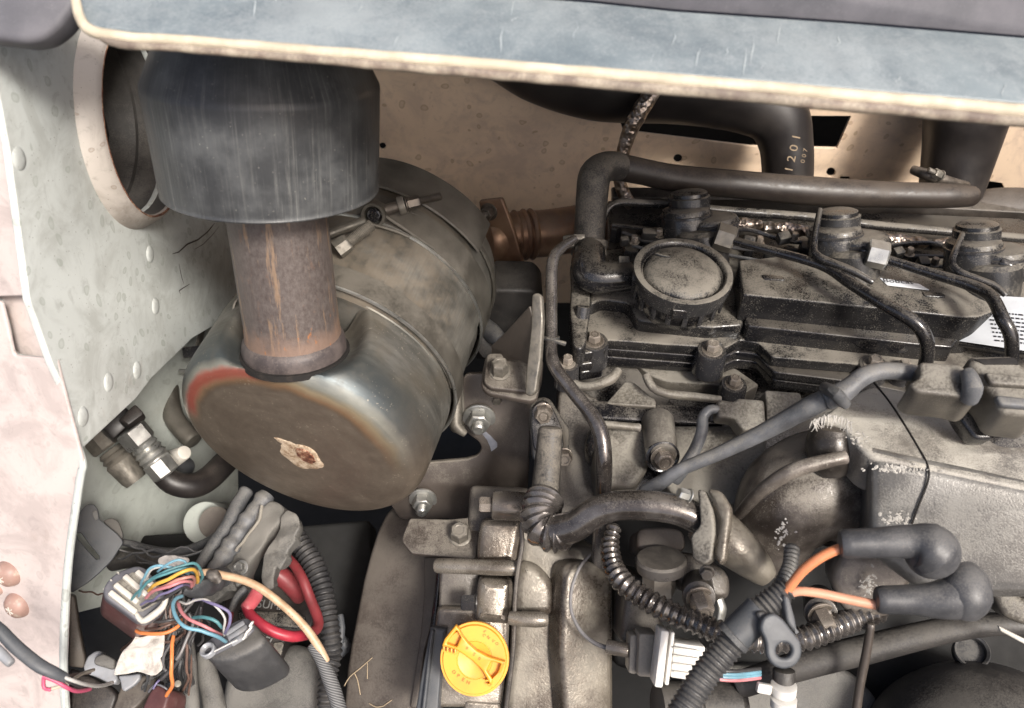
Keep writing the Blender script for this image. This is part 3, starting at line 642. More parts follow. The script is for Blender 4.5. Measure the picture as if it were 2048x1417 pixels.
# front straps (things of their own: strap > band, eye, t_bolt)
st1 = thing('muffler_strap', 'rear muffler strap with a rolled eye and a long threaded T-bolt', 'strap', 800, 440, .80)
part(st1, 'band', band(.172, .205, -75, 100, .0022, .0012), M['strap'])
part(st1, 'band_edge', band(.1695, .1725, -75, 98, .0030, .0012, edge=.0006), M['zinc'])
bm = bmesh.new(); eye = []
ec = W(746, 432, md(746, 432, .014)); ex = cv(.75, .25, -.5); eu, ev = cv(.8, -.5, .1), cv(.35, .85, .4)
bm = lathe(ec, cv(-.15, -.35, .9), [(-.012, .0105), (.0, .0105), (.0, .0080), (-.012, .0080)], 28, cap=False)
part(st1, 'rolled_eye', bm, M['strap'])
part(st1, 'eye_pin', cyl(ec - cv(-.15, -.35, .9) * .012, ec - cv(-.15, -.35, .9) * .001, .0058), M['black'])
part(st1, 'strap_end', tube([(738, 447, md(746, 440, .012), 3.5), (800, 466, md(800, 466, .004), 3.5), (870, 500, md(870, 500, .003), 3)], 8, bm=tube([(757, 424, md(757, 430, .014), 3.5), (800, 452, md(800, 452, .009), 3.5), (868, 498, md(868, 498, .004), 3)], 8)), M['strap'])
tb_ = part(st1, 't_bolt_sleeve', tube([(762, 424, md(762, 424, .014), 11), (800, 412, md(800, 412, .015), 12), (808, 410, md(800, 412, .015), 12)], 18), M['threads'])
part(tb_, 'collar', cyl(W(797, 413, md(800, 412, .015)), W(811, 409, md(800, 412, .015)), rr(18, .76)), M['dullzinc'])
part(tb_, 'nut', hexbolt(W(812, 409, md(800, 412, .015)), cv(.95, .25, -.15), rr(13, .76), .011, 1.25, .020, .62), M['threads'])
part(st1, 'strap_tail', tube([(822, 425, md(822, 425, .003), 2.6), (845, 440, md(845, 440, .002), 2.6), (858, 470, md(858, 470, .001), 2)], 8), M['strap'])
st2 = thing('muffler_strap', 'front steel strap of the muffler with a short coarse-threaded bolt beside the stack', 'strap', 700, 520, .72)
part(st2, 'band', band(.088, .112, -80, 108, .0026, .0013), M['strap'])
part(st2, 'band_edge', band(.0868, .0895, -80, 108, .0036, .0013, edge=.0006), M['zinc'])
part(st2, 'threaded_bolt', hexbolt(W(674, 501, md(674, 501, .012)), cv(.78, .60, -.1), rr(19, .70), .012, 0, .024, .66), M['dullzinc'])
part(st2, 'rolled_eye', tube([(655, 470, md(660, 470, .012), 10), (690, 457, md(690, 457, .013), 10), (728, 444, md(728, 444, .014), 11)], 16), M['strap'])
cl_ = thing('strap_clip', 'flat steel strap loop sticking out left of the rusty stack', 'clip', 480, 640, .72)
part(cl_, 'loop', tube([(492, 596, .70, 3), (478, 596, .70, 3), (468, 612, .70, 3.2), (465, 640, .70, 3.2), (466, 668, .705, 3.2), (476, 690, .71, 3), (492, 660, .715, 3)], 8), M['strap'])
part(cl_, 'tongue', tube([(480, 612, .70, 4), (490, 622, .705, 4), (494, 640, .71, 4)], 8), M['zinc'])
# scorched weld spot on the cap
pl = Plane(MF - MA * .0046, MA)
def blob(pl, x, y, rx, ry, ang, h, seed, n=30, irr=.25):
    bm = bmesh.new(); c = pl.hit(x, y); a = RAD(ang); U1 = pl.u * math.cos(a) + pl.v * math.sin(a); V1 = pl.n.cross(U1)
    vs = [[], [], []]
    for k in range(n):
        t = 2 * math.pi * k / n; q = 1 + irr * mnoise.noise(Vec((math.cos(t) * 1.7, math.sin(t) * 1.7, seed)))
        dr = U1 * math.cos(t) * rx * q + V1 * math.sin(t) * ry * q
        for j, (f, hh) in enumerate(((1, -.0004), (.85, h * .8), (.4, h))): vs[j].append(bm.verts.new(c + dr * f + pl.n * hh))
    for j in range(2):
        for k in range(n): bm.faces.new((vs[j][k], vs[j][(k + 1) % n], vs[j + 1][(k + 1) % n], vs[j + 1][k]))
    bm.faces.new(vs[2]); return bm
part(T, 'pale_halo', blob(pl, 601, 913, .0205, .0170, -42, .0003, 3, irr=.3), M['halo'])
hal = part(T, 'pale_streak', blob(pl, 574, 888, .012, .0040, -20, .0002, 9, irr=.3), M['halo'])
part(T, 'rusted_weld', dent(blob(pl, 612, 910, .0120, .0085, -72, .0022, 5, irr=.12), .0008, 300), M['weld'])
part(T, 'weld_rim', dent(blob(pl, 613, 910, .0150, .0112, -72, .0012, 8, irr=.15), .0004, 250), M['halo'])

# stack tube and rubber funnel
T = thing('exhaust_stack', 'rusty brown upright stack tube welded into the top of the muffler', 'exhaust pipe', 589, 740, .66)
part(T, 'tube', lathe(SB, SA, [(-.004, .0368), (.01, .0368), (.02, .0361), (.135, .0358)], 56), M['stack'])
part(T, 'weld_collar', dent(lathe(SB, SA, [(-.008, .0380), (-.006, .0396), (-.001, .0402), (.004, .0396), (.007, .0384), (.009, .0366)], 56), .0004, 120), M['soot'], 'sooty thick collar at the foot')
part(T, 'gap_shade_ring', lathe(SB - SA * .006, SA, [(-.004, .0420), (.001, .0422), (.0015, .038)], 56), M['hole'])  # black ring standing in for the shaded gap under the collar
FB = SB + SA * .126 + RX * -.001
FA = (SA + cv(1, 0, 0) * .045).normalized()
T = thing('exhaust_funnel', 'black scratched rubber funnel upside down over the stack tube', 'funnel', 520, 400, .60)
part(T, 'skirt', lathe(FB, FA, [(.004, .0720), (.0, .0735), (-.0006, .0748), (.0004, .0756), (.0012, .0752), (.0030, .0750), (.0045, .0756), (.070, .0782), (.073, .0780), (.0755, .0768), (.098, .0662), (.101, .0648), (.135, .0610)], 96, cap=False, ref=RX), M['rubber'])
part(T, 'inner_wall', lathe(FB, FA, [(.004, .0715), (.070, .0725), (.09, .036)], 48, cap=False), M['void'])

# outlet flange and copper pipe at the rear
T = thing('outlet_pipe', 'copper brown outlet pipe with a bolted flange behind the muffler', 'pipe', 1050, 540, .98)
pl = PC(1000, 470, .92, -.35, -.45, .8)
part(T, 'flange', slab(pl, [(957, 402), (1003, 397), (1015, 428), (1030, 470), (1047, 530), (1040, 542), (995, 550), (978, 505), (965, 450)], .006, .0015, .003), M['copper'])
part(T, 'pipe', tube([(985, 478, .94, 46), (1040, 470, .95, 47), (1100, 466, .96, 47), (1200, 450, .98, 46)], 32), M['copper'])
for x, y in ((1030, 472), (1048, 470), (1062, 469)): part(T, 'bead', lathe(W(x, y, .95), W(1100, 466, .96) - W(1040, 470, .95), [(-.003, .0265), (0, .0288), (.003, .0265)], 36), M['copper'])
part(T, 'stud', hexbolt(pl.hit(978, 424), pl.n, rr(14, .9), .010, 1.3, .008, .6), M['threads'])

# ================= MOUNTING BRACKETS =================
BP = PC(940, 840, .812, 0, -.30, .95)
T = thing('muffler_bracket', 'brown painted bracket plate with a curved cut-out bolted beside the muffler', 'bracket', 1000, 980, .80)
part(T, 'plate', slab(BP, [(929, 748), (1058, 745), (1063, 800), (1056, 977), (1048, 982), (991, 977), (966, 983), (946, 1003), (941, 1038), (800, 1040), (750, 960), (800, 931), (864, 925), (935, 919), (955, 912), (964, 898), (958, 884), (935, 868), (913, 846), (917, 800)], .006, .0015, .006), M['bracket'])
AX = cv(0, -.55, .83)
for (x, y, q, lab) in ((958, 836, 24, 'shiny flange nut with protruding stud, upper'), (846, 999, 21, 'shiny flange nut at the edge of the muffler, lower')):
    part(T, 'flange_nut', hexbolt(BP.hit(x, y), AX, rr(q, .81), .0095, 1.38, .0085, .55), M['zinc'], lab)
c = BP.up(.0006)
part(T, 'paint_mark', slab(c, XP('n', [(392, 580), (418, 570), (470, 615), (512, 660), (512, 690), (470, 722), (462, 690), (440, 640)]), .0004, .0001, .001), M['mark'])
part(T, 'edge_bolt', hexbolt(BP.hit(994, 800), AX, rr(9, .8), .004, 0), M['dullzinc'])
T = thing('hanger_clamp', 'grey curled steel hanger gripping the right side of the muffler', 'clamp', 925, 860, .80)
part(T, 'clamp_wing', tube([(907, 752, .815, 5), (915, 778, .805, 9), (912, 820, .80, 13), (912, 850, .80, 13), (930, 868, .80, 7)], 16), M['strap'])
part(T, 'clamp_lug', slab(PC(918, 800, .806, -.4, -.3, .86), [(905, 756), (925, 772), (930, 864), (905, 868), (895, 850), (898, 790)], .004, .0012, .004), M['strap'])
# foot plate
FPn = PC(880, 1070, .765, 0, .55, .83)
T = thing('bracket_foot', 'dusty bent foot plate with one bolt below the muffler bracket', 'bracket', 880, 1110, .77)
part(T, 'plate', slab(FPn, XP('h', [(480, 338), (700, 345), (815, 335), (830, 280), (862, 275), (880, 340), (858, 560), (840, 572), (620, 552), (490, 540), (440, 480), (436, 450)]), .005, .0014, .003), M['bracket'])
part(T, 'hex_bolt', hexbolt(FPn.hit(920, 1072), FPn.n, rr(20, .76), .012, 1.15), M['dullzinc'])
# gusseted bracket
T = thing('gusset_bracket', 'dusty welded bracket with an upright triangular gusset above the muffler bracket', 'bracket', 1020, 790, .76)
fp = PC(1020, 750, .755, 0, .62, .78)
part(T, 'foot', slab(fp, [(971, 711), (1060, 704), (1087, 718), (1084, 760), (1074, 797), (1060, 802), (975, 786), (962, 772), (965, 740)], .007, .002, .005), M['bracket'])
part(T, 'pad', slab(fp.up(.006), [(974, 706), (1050, 706), (1070, 712), (1066, 770), (1056, 784), (980, 776), (967, 764)], .0055, .0018, .005), M['bracket'])
part(T, 'gusset', slab(P3((1056, 618, .715), (985, 694, .772), (1048, 735, .735)), [(1058, 612), (1066, 640), (1062, 735), (1040, 722), (983, 722), (982, 692), (1010, 665)], .005, .001, .002), M['bracket'])
part(T, 'upright_rib', slab(PC(1068, 690, .712, -.5, -.05, .86), [(1063, 590), (1072, 586), (1082, 593), (1085, 640), (1080, 720), (1070, 786), (1060, 794), (1049, 790), (1052, 740), (1061, 660)], .006, .0018, .003), M['dullzinc'])
part(T, 'hex_bolt', hexbolt(fp.up(.006).hit(1000, 745), fp.n, rr(18, .74), .012, 1.2, rot=.3), M['dullzinc'])
solo('black_box', 'plain dark box with rounded corners behind the gusset bracket', 'box', slab(PV(1020, 640, .90), [(978, 592), (988, 580), (1068, 582), (1085, 600), (1090, 700), (1000, 700), (972, 650)], .05, .004, .006), M['fuzzydark'])
T = thing('rubber_mount', 'small grey rubber mount with a bright dome between muffler and gusset bracket', 'mount', 980, 690, .84)
part(T, 'dome', tube([(965, 655, .85, 22), (985, 668, .83, 20), (1000, 680, .82, 14)], 20), M['cable'])
part(T, 'sleeve', cyl(W(985, 690, .83), W(965, 690, .88), .015), M['fuzzydark'])

# ================= HYDRAULICS AT THE LEFT =================
T = thing('hydraulic_fitting', 'bright steel hydraulic fitting with hex nut and crimped ferrule under the side plate', 'fitting', 300, 900, .80)
A, B = W(268, 868, .80), W(345, 960, .815); d_ = (B - A).normalized()
part(T, 'hex_nut', lathe(A - d_ * .006, d_, [(0, .0135), (.001, .0150), (.016, .0150), (.018, .0135)], 6), M['zinc'])
part(T, 'ferrule', lathe(A + d_ * .012, d_, [(0, .0110), (.004, .0132), (.006, .0112), (.009, .0140), (.012, .0118), (.015, .0142), (.018, .0125), (.020, .0130)], 32), M['zinc'])
part(T, 'hex_collar', lathe(A + d_ * .031, d_, [(0, .0135), (.001, .0145), (.016, .0140), (.018, .012)], 8), M['zinc'])
T = thing('hydraulic_fitting', 'duller steel hydraulic fitting half hidden left of the bright one', 'fitting', 230, 900, .82)
A, B = W(205, 885, .84), W(275, 965, .85); d_ = (B - A).normalized()
part(T, 'hex_nut', lathe(A - d_ * .012, d_, [(0, .0135), (.001, .0150), (.018, .0150), (.020, .0135)], 6), M['dullzinc'])
part(T, 'ferrule', lathe(A + d_ * .010, d_, [(0, .0110), (.004, .0132), (.006, .0112), (.009, .0140), (.012, .0118), (.015, .0142), (.035, .0125), (.040, .0110)], 32), M['dullzinc'])
solo('black_hose_elbow', 'black rubber hose elbow curving from the bright hydraulic fitting behind the muffler', 'hose', tube([(318, 940, .83, 22), (345, 965, .83, 24), (385, 972, .84, 25), (420, 955, .86, 25), (460, 915, .89, 24)], 24), M['darkhose'])
solo('black_plug', 'black angular rubber plug above the hydraulic fittings', 'plug', dent(pxbox(232, 842, .80, 48, 62, .03, -38, (.3, .2, .8), .004, bm=pxbox(262, 832, .79, 26, 44, .02, -38, (.2, .3, .8), .003)), .002, 80), M['darkhose'])
solo('steel_pipe', 'bare olive steel pipe curving down behind the left of the muffler', 'pipe', tube([(352, 640, .95, 20), (340, 720, .95, 20), (338, 790, .95, 20), (350, 840, .94, 20), (385, 880, .93, 20)], 24), M['strap'])
solo('steel_pipe', 'second steel pipe tight against the muffler side below the strap loop', 'pipe', tube([(398, 640, .97, 15), (385, 720, .97, 15), (382, 790, .97, 14), (398, 850, .96, 14)], 20), M['dullzinc'])
solo('pipe_clamp', 'black rubber-lined clamp over the steel pipes left of the muffler', 'clamp', obox(W(415, 702, .93), cv(1, .12, 0) * .021, cv(-.12, 1, 0) * .006, cv(0, 0, 1) * .018, .002), M['black'])
solo('short_rod', 'short bright rod between the two steel pipes', 'rod', cyl(W(358, 743, .93), W(386, 745, .93), .0028), M['zinc'])
solo('pale_stopper', 'cream plastic stopper at the end of the hose below the side plate', 'stopper', dent(cyl(W(338, 922, .86), W(370, 905, .84), rr(19, .85), rr(15, .85), .003), .001, 60), M['ivory'])
solo('black_pipe_stub', 'dark grey stub behind the pale stopper', 'pipe', tube([(318, 940, .85, 18), (345, 925, .87, 20), (370, 935, .9, 20)], 20), M['tape'])

# ================= WALL-SIDE DUCTS AND HOSES =================
T = thing('air_duct', 'big black rubber duct bending down in front of the cream wall with stamped tan figures', 'duct', 1572, 360, .93)
part(T, 'duct_body', tube([(960, 40, .90, 80), (1080, 110, .90, 92), (1200, 148, .90, 92), (1350, 160, .90, 86), (1460, 178, .90, 82), (1545, 225, .90, 64), (1572, 290, .91, 52), (1575, 390, .93, 48)], 40), M['darkhose'])
tp = PC(1585, 300, .862, .3, -.25, 1)
bm = text(tp, 1583, 318, '1 1 2 0 1', rr(27, .87), 80, .0006); text(tp, 1608, 312, '0 0 7', rr(14, .87), 80, .0004, bm)
part(T, 'stamped_figures', bm, M['duct_txt'])
T = thing('side_duct', 'second dark rubber duct at the upper right, clamped at its lower end', 'duct', 1905, 380, .92)
part(T, 'duct_body', tube([(1960, 120, .88, 90), (1938, 210, .89, 84), (1922, 290, .91, 72), (1900, 390, .93, 58)], 36), M['darkhose'])
part(T, 'band_clamp', tube([(1826, 340, .865, 9), (1860, 352, .855, 12), (1900, 366, .86, 12), (1932, 372, .875, 9)], 14), M['threads'])
part(T, 'clamp_screw', hexbolt(W(1880, 352, .85), cv(-.9, .3, .4), rr(10, .85), .008, 1.2, .008), M['dullzinc'])
solo('rust_brown_hose', 'rust brown hose leaving the frame at the right under the wall opening', 'hose', tube([(1945, 425, .93, 38), (2000, 418, .93, 42), (2120, 425, .92, 46)], 24), M['shroud'])
solo('foil_wrapped_cable', 'silver foil wrapped cable running from the hood lip down behind the breather pipe', 'cable', dent(tube([(1330, 130, .84, 17), (1308, 178, .845, 17), (1283, 218, .85, 17), (1262, 258, .86, 16), (1247, 300, .87, 14), (1238, 345, .88, 12), (1246, 385, .885, 13), (1262, 410, .885, 13)], 16), .0012, 160), M['foil'])
T = thing('breather_hose', 'thick dusty rubber breather hose standing left of the valve cover', 'hose', 1178, 500, .82)
part(T, 'hose', tube([(1176, 505, .79, 31), (1180, 450, .79, 31), (1184, 395, .79, 32), (1190, 352, .79, 33), (1212, 334, .80, 30), (1240, 334, .81, 28)], 28), M['hose'])
bd = part(T, 'spring_clamp', lathe(W(1178, 500, .79), W(1180, 460, .79) - W(1178, 500, .79), [(-.006, .0155), (-.005, .0166), (-.001, .0166), (0, .0158), (.002, .0162), (.003, .0170), (.008, .0170), (.009, .0158)], 32), M['hose'])
part(bd, 'clamp_ear', pxbox(1137, 482, .78, 22, 26, .006, 5, (-.2, .2, 1), .0015, bm=pxbox(1158, 474, .775, 24, 12, .005, 0, None, .001)), M['dullzinc'])
solo('breather_pipe', 'long black breather pipe lying across the back of the engine', 'pipe', tube([(1236, 334, .81, 27), (1290, 345, .82, 26), (1350, 357, .83, 27), (1480, 370, .835, 28), (1630, 383, .84, 29), (1780, 390, .84, 26), (1890, 392, .84, 25), (1945, 393, .845, 20)], 28), M['pipe'])
T = thing('elbow_connector', 'glossy black quick connector elbow joining the breather hose to the valve cover', 'connector', 1200, 590, .77)
part(T, 'elbow', tube([(1179, 500, .785, 31), (1177, 528, .770, 35), (1182, 548, .762, 35), (1202, 556, .76, 33), (1258, 553, .76, 30)], 28), M['black'])
for x in (1208, 1219): part(T, 'collar', lathe(W(x, 556, .768), cv(1, 0, 0), [(-.0015, .0145), (-.001, .0162), (.001, .0162), (.0015, .0145)], 30), M['black'])
part(T, 'release_clip', pxbox(1249, 535, .752, 22, 50, .004, 0, (0, .3, 1), .001, bm=pxbox(1250, 565, .752, 30, 22, .008, 0, (0, -.2, 1), .001)), M['blackplastic'])

# ================= VALVE COVER =================
z0 = PH(1500, 600, .80)
LAST = [(1140, 530), (1165, 505), (1500, 468), (2140, 545), (2140, 830)]
T = VC = thing('valve_cover', 'dust-covered black valve cover with a raised stepped deck and scalloped flange', 'cover', 1560, 720, .78)
front = [(2140, 800), (1880, 757), (1860, 766), (1718, 729), (1546, 715), (1517, 686), (1482, 680), (1450, 697), (1215, 680), (1212, 700), (1166, 708), (1150, 640)]
part(T, 'lower_deck', slab(z0, LAST[:4] + front, .012, .002, .003), M['cover'])
f2 = [(2140, 846), (1880, 800), (1730, 768), (1640, 756), (1550, 745), (1512, 708), (1474, 704), (1446, 716), (1210, 698), (1206, 722), (1160, 730), (1138, 640)]
part(T, 'flange', slab(z0.up(-.0125), [(1150, 540), (1500, 475), (2140, 560)] + f2, .010, .002, .003), M['black'])
part(T, 'gasket_ledge', slab(z0.up(-.023), [(1150, 540), (1500, 475), (2140, 560)] + [(x, y + 16) for x, y in f2], .012, .002, .003), M['black'])
# raised deck
zu = z0.up(.044)
DK = [(1478, 520), (1560, 512), (1700, 525), (2000, 545), (2130, 566), (2050, 596), (1962, 633), (1927, 634), (1842, 625), (1486, 589)]
part(T, 'raised_deck', slab(zu, DK, .046, .0022, .002), M['cover'])
part(T, 'deck_step', slab(z0.up(.018), [(1498, 600), (1490, 640), (1498, 652), (1850, 690), (1906, 694), (1930, 655), (1960, 640), (1960, 560), (1500, 540)], .020, .002, .002), M['black'])
part(T, 'deck_wing', slab(P3((1962, 634, .735), (1916, 684, .742), (2100, 700, .70)), [(1930, 590), (1990, 600), (2140, 600), (2140, 720), (2030, 708), (1906, 690), (1916, 679), (1963, 633)], .02, .002, .003), M['cover'])
part(T, 'left_ridge', slab(z0.up(.020), [(1143, 560), (1150, 520), (1178, 520), (1182, 600), (1172, 690), (1160, 700), (1145, 690), (1140, 620)], .024, .003, .004), M['cover'])
part(T, 'cap_platform', slab(z0.up(.014), [(1180, 575), (1260, 560), (1490, 575), (1488, 650), (1420, 655), (1275, 640), (1255, 605), (1205, 598), (1180, 610)], .016, .003, .005), M['cover'])
part(T, 'vent_port', lathe(W(1164, 640, .758), cv(.12, 1, .25), [(0, .0066), (.012, .0066), (.0125, .0060), (.012, .0042), (.006, .004)], 24), M['black'])
for (x, y, q) in ((1188, 682, 17), (1424, 700, 17), (1748, 730, 17), (1135, 727, 13), (1468, 768, 15), (1806, 736, 13)):
    c = z0.up(.001).hit(x, y)
    if y > 750: c = z0.up(-.02).hit(x, y)
    bo = part(T, 'boss', lathe(c - Vec((0, 0, .026)), Vec((0, 0, 1)), [(0, rr(q * 1.9, .76)), (.024, rr(q * 1.75, .76)), (.026, rr(q * 1.6, .76)), (.0262, rr(q * .5, .76))], 28), M['black'])
    part(bo, 'flange_bolt', hexbolt(c, Vec((0, 0, 1)), rr(q, .76) * .8, .007, 1.5), M['castwet'])
for (x, y, a) in ((1547, 554, 8), (1868, 588, 6)):
    part(T, 'slot_plug', slab(zu.up(.0012), [(x - 24, y - 6), (x + 20, y - 2), (x + 24, y + 7), (x - 20, y + 4)], .003, .001, .003), M['black'])
# stickers
sp_ = zu.up(.0009)
T2 = thing('maker_sticker', 'narrow white sticker with black printed name on the valve cover deck', 'sticker', 1820, 568, .74)
part(T2, 'sticker_sheet', slab(sp_, XP('f', [(1165, 300), (1390, 335), (1450, 370), (1210, 342)]), .0005, .0001, .001), M['label'])
part(T2, 'printed_name', text(sp_, *X('f', 1268, 322), 'Bobcat', rr(17, .74), -6, .0002, sx=1.25), M['ink'])
lp_ = P3((1962, 634, .7335), (1916, 684, .7405), (2100, 700, .6985)).up(.0016)
T2 = thing('spec_sticker', 'big white information sticker with fine print at the right end of the valve cover', 'sticker', 1980, 680, .72)
part(T2, 'sticker_sheet', slab(lp_, [(1902, 598), (1935, 602), (1962, 634), (1930, 668), (1915, 682), (2048, 702), (2140, 712), (2140, 600), (1990, 592), (1930, 590)], .0005, .0001, .002), M['label'])
bm = bmesh.new(); random.seed(3)
for r_ in range(8):
    x = 1975 + r_ * 2
    while x < 2050:
        wd = random.uniform(3, 11); slab(lp_.up(.0004), [(x, 622 + r_ * 8 + (x - 1975) * .1), (x + wd, 622 + r_ * 8 + (x + wd - 1975) * .1), (x + wd, 625 + r_ * 8 + (x + wd - 1975) * .1), (x, 625 + r_ * 8 + (x - 1975) * .1)], .0002, .00005, 0, bm=bm, bres=0); x += wd + 3
part(T2, 'fine_print', bm, M['ink'])
solo('yellow_tag', 'small yellow tag at the right edge behind the valve cover', 'tag', pxbox(2046, 578, .76, 16, 26, .003, 10), M['yellow'])

# round breather cap
CA_ = cv(.04, .66, .72)
CC = W(1367, 540, .715); R0 = rr(102, .715)
T = part(VC, 'breather_cap', lathe(CC, CA_, [(-.016, R0 * .95), (-.003, R0 * .985), (-.0005, R0 * .97), (0, R0 * .94), (0, R0 * .86), (-.001, R0 * .83), (-.0045, R0 * .80), (-.005, R0 * .78), (-.002, R0 * .74), (.001, R0 * .66), (.003, R0 * .5), (.0042, R0 * .25), (.0045, R0 * .01)], 72), M['cover'], 'large round dusty cap with a dished domed lid')
part(T, 'cap_body', lathe(CC, CA_, [(-.045, R0 * .66), (-.038, R0 * .72), (-.030, R0 * .86), (-.020, R0 * .90), (-.014, R0 * .93), (-.012, R0 * .90)], 56), M['black'])
ridge = tube([(1373, 542, .7105, 4), (1372, 570, .7045, 4), (1368, 600, .7035, 4)], 8)
part(T, 'lid_rib', ridge, M['cover'])
part(T, 'lid_rib', tube([(1312, 508, .722, 3), (1325, 512, .7195, 3), (1340, 514, .7185, 2)], 8), M['cover'])
part(T, 'vent_slot', pxbox(1367, 602, .7025, 12, 12, .002, 0), M['hole'])
part(T, 'latch', slab(PC(1360, 632, .695, 0, -.6, .9), [(1345, 620), (1375, 622), (1375, 640), (1352, 638), (1345, 640)], .004, .001, .001), M['black'])
for k in range(18):
    a = 2 * math.pi * k / 18; u_, v_ = frame_for(CA_); dr = u_ * math.cos(a) + v_ * math.sin(a)
    part(T, 'grip_rib', obox(CC - CA_ * .022 + dr * R0 * .905, dr * .0012, CA_.cross(dr) * .0022, CA_ * .007, .0006), M['black'])

# ================= INJECTORS, FUEL LINES =================
IA = cv(-.10, .93, .35)
def injector(x, y, d, k, lab, f=1.85):
    T = thing('fuel_injector', lab, 'injector', x, y + 70, d, 'fuel injectors along the valve cover')
    o = W(x + 4, y + 6, d)
    part(T, 'barrel', lathe(o, IA, [(-.055, .0185 * f), (-.012, .019 * f), (-.004, .0185 * f), (0, .0165 * f), (.001, .006)], 40, sq=.8), M['blackplastic'])
    for i, (dx, dy, r_) in enumerate(((-20, -30, .0125 * f), (30, -14, .0135 * f))):
        part(T, 'lobe', lathe(W(x + dx, y + dy, d - .004), IA, [(-.026, r_), (-.004, r_), (-.001, r_ * .94), (.001, r_ * .74), (.002, r_ * .1)], 32), M['cover'])
        part(T, 'lobe_ring', lathe(W(x + dx, y + dy, d - .004), IA, [(-.008, r_), (-.0075, r_ * 1.06), (-.0055, r_ * 1.06), (-.005, r_)], 32), M['black'])
    part(T, 'top_cap', lathe(W(x - 14, y - 52, d), IA, [(-.014, .0105 * f), (0, .0105 * f), (.001, .0095 * f), (.004, .0092 * f), (.0052, .008 * f), (.0055, .001)], 28), M['cover'])
    part(T, 'leak_port', tube([(x + 34, y + 16, d - .02, 14), (x + 52, y + 24, d - .022, 13)], 16), M['black'])
    return T
injector(1392, 446, .80, 0, 'dusty lobed fuel injector head behind the round breather cap')
injector(1690, 484, .77, 1, 'middle fuel injector, a tall dark barrel with two sooty lobes')
injector(1968, 510, .75, 2, 'sooty fuel injector at the right edge of the photo')
T = thing('injector_nut', 'dusty union nut at the start of the front fuel line beside the first injector', 'nut', 1450, 500, .77)
part(T, 'hex', lathe(W(1430, 470, .77), cv(1, -.35, .1), [(0, .0105), (.001, .0125), (.016, .0125), (.0175, .011)], 6), M['dullzinc'])
T = thing('injector_nut', 'bright silver union nut on the rear fuel line right of the middle injector', 'nut', 1752, 525, .74)
part(T, 'hex', lathe(W(1733, 505, .74), cv(1, -.25, .2), [(0, .0105), (.001, .0122), (.016, .0122), (.0175, .011)], 6), M['zinc'])
solo('fuel_line', 'front black steel fuel line slanting across the valve cover and hooking down', 'fuel line', tube([(1452, 478, .765, 8), (1520, 496, .75, 9), (1640, 530, .73, 10), (1700, 566, .71, 12), (1770, 610, .69, 14), (1822, 640, .68, 15), (1848, 668, .68, 15), (1855, 705, .69, 14), (1845, 750, .71, 14)], 18), M['black'])
solo('fuel_line', 'rear black steel fuel line from the bright nut to the hook beside the big sticker', 'fuel line', tube([(1768, 517, .735, 9), (1840, 540, .725, 10), (1930, 567, .71, 12), (1972, 585, .70, 13), (1990, 605, .69, 13), (2006, 640, .68, 14), (2022, 672, .68, 14), (2024, 720, .69, 13)], 18), M['black'])
solo('fuel_line', 'thin looping line joining the second injector to the front fuel line', 'fuel line', tube([(1640, 420, .75, 6), (1628, 490, .735, 7), (1640, 515, .725, 8), (1700, 540, .715, 8), (1745, 565, .71, 6)], 12), M['black'])
solo('fuel_line', 'thin looping line under the third injector', 'fuel line', tube([(1925, 470, .74, 6), (1905, 520, .725, 7), (1920, 545, .715, 8), (1985, 570, .705, 7), (2010, 590, .70, 6)], 12), M['black'])
T = thing('return_rail', 'thin black return pipe looping behind the first injector along the engine', 'pipe', 1500, 430, .84)
part(T, 'pipe', tube([(1206, 440, .83, 7), (1216, 418, .83, 8), (1240, 406, .83, 8), (1300, 408, .83, 8), (1360, 412, .835, 8), (1450, 422, .84, 9), (1560, 430, .84, 9), (1640, 437, .84, 9), (1760, 452, .84, 9), (1920, 466, .84, 9), (2080, 480, .84, 9)], 14), M['cover'])
part(T, 'second_pipe', tube([(1440, 446, .835, 11), (1620, 462, .835, 11), (1760, 480, .835, 11), (1950, 498, .835, 11)], 14), M['black'])
for i, (a, b_) in enumerate((((1455, 446), (1520, 452)), ((1530, 455), (1612, 463)), ((1745, 476), (1850, 487)), ((1868, 489), (1914, 494)))):
    solo('foil_wrap', ['short foil wrap nearest the first injector on the return pipe', 'longer foil wrap between the first and second injectors', 'bright foil wrap right of the middle injector', 'short foil scrap before the third injector'][i], 'foil',
         dent(tube([(a[0], a[1], .828, 11), ((a[0] + b_[0]) / 2, (a[1] + b_[1]) / 2, .826, 14), (b_[0], b_[1], .828, 11)], 14), .0018, 190), M['foil'])
# head under the rails
T = thing('cylinder_head', 'black oily cylinder head mostly hidden under the valve cover', 'cylinder head', 1560, 830, .82)
part(T, 'rear_shelf', slab(z0.up(-.004), [(1215, 400), (2140, 440), (2140, 560), (1215, 560)], .10, .003, .003), M['black'])
part(T, 'rear_wall', slab(PV(1500, 420, .90), [(1225, 395), (1600, 400), (2140, 430), (2140, 520), (1225, 520)], .02, .002, .003), M['iron'])
for (x, y, q) in ((1232, 455, 13), (1262, 500, 17), (1294, 480, 18), (1290, 500, 14), (1580, 500, 14), (1610, 492, 12), (1835, 510, 13), (1500, 490, 10), (1330, 440, 8), (1700, 430, 10)):
    c = z0.up(.012).hit(x, y)
    part(T, 'stud_nut', hexbolt(c - Vec((0, 0, .02)), Vec((0, 0, 1)), rr(q, .82), .020, 1.4), M['black'])
part(T, 'block_face', slab(PC(1500, 800, .79, 0, .2, 1), [(1150, 700), (2140, 760), (2140, 1000), (1700, 1000), (1160, 1000)], .10, .003, .003), M['black'])
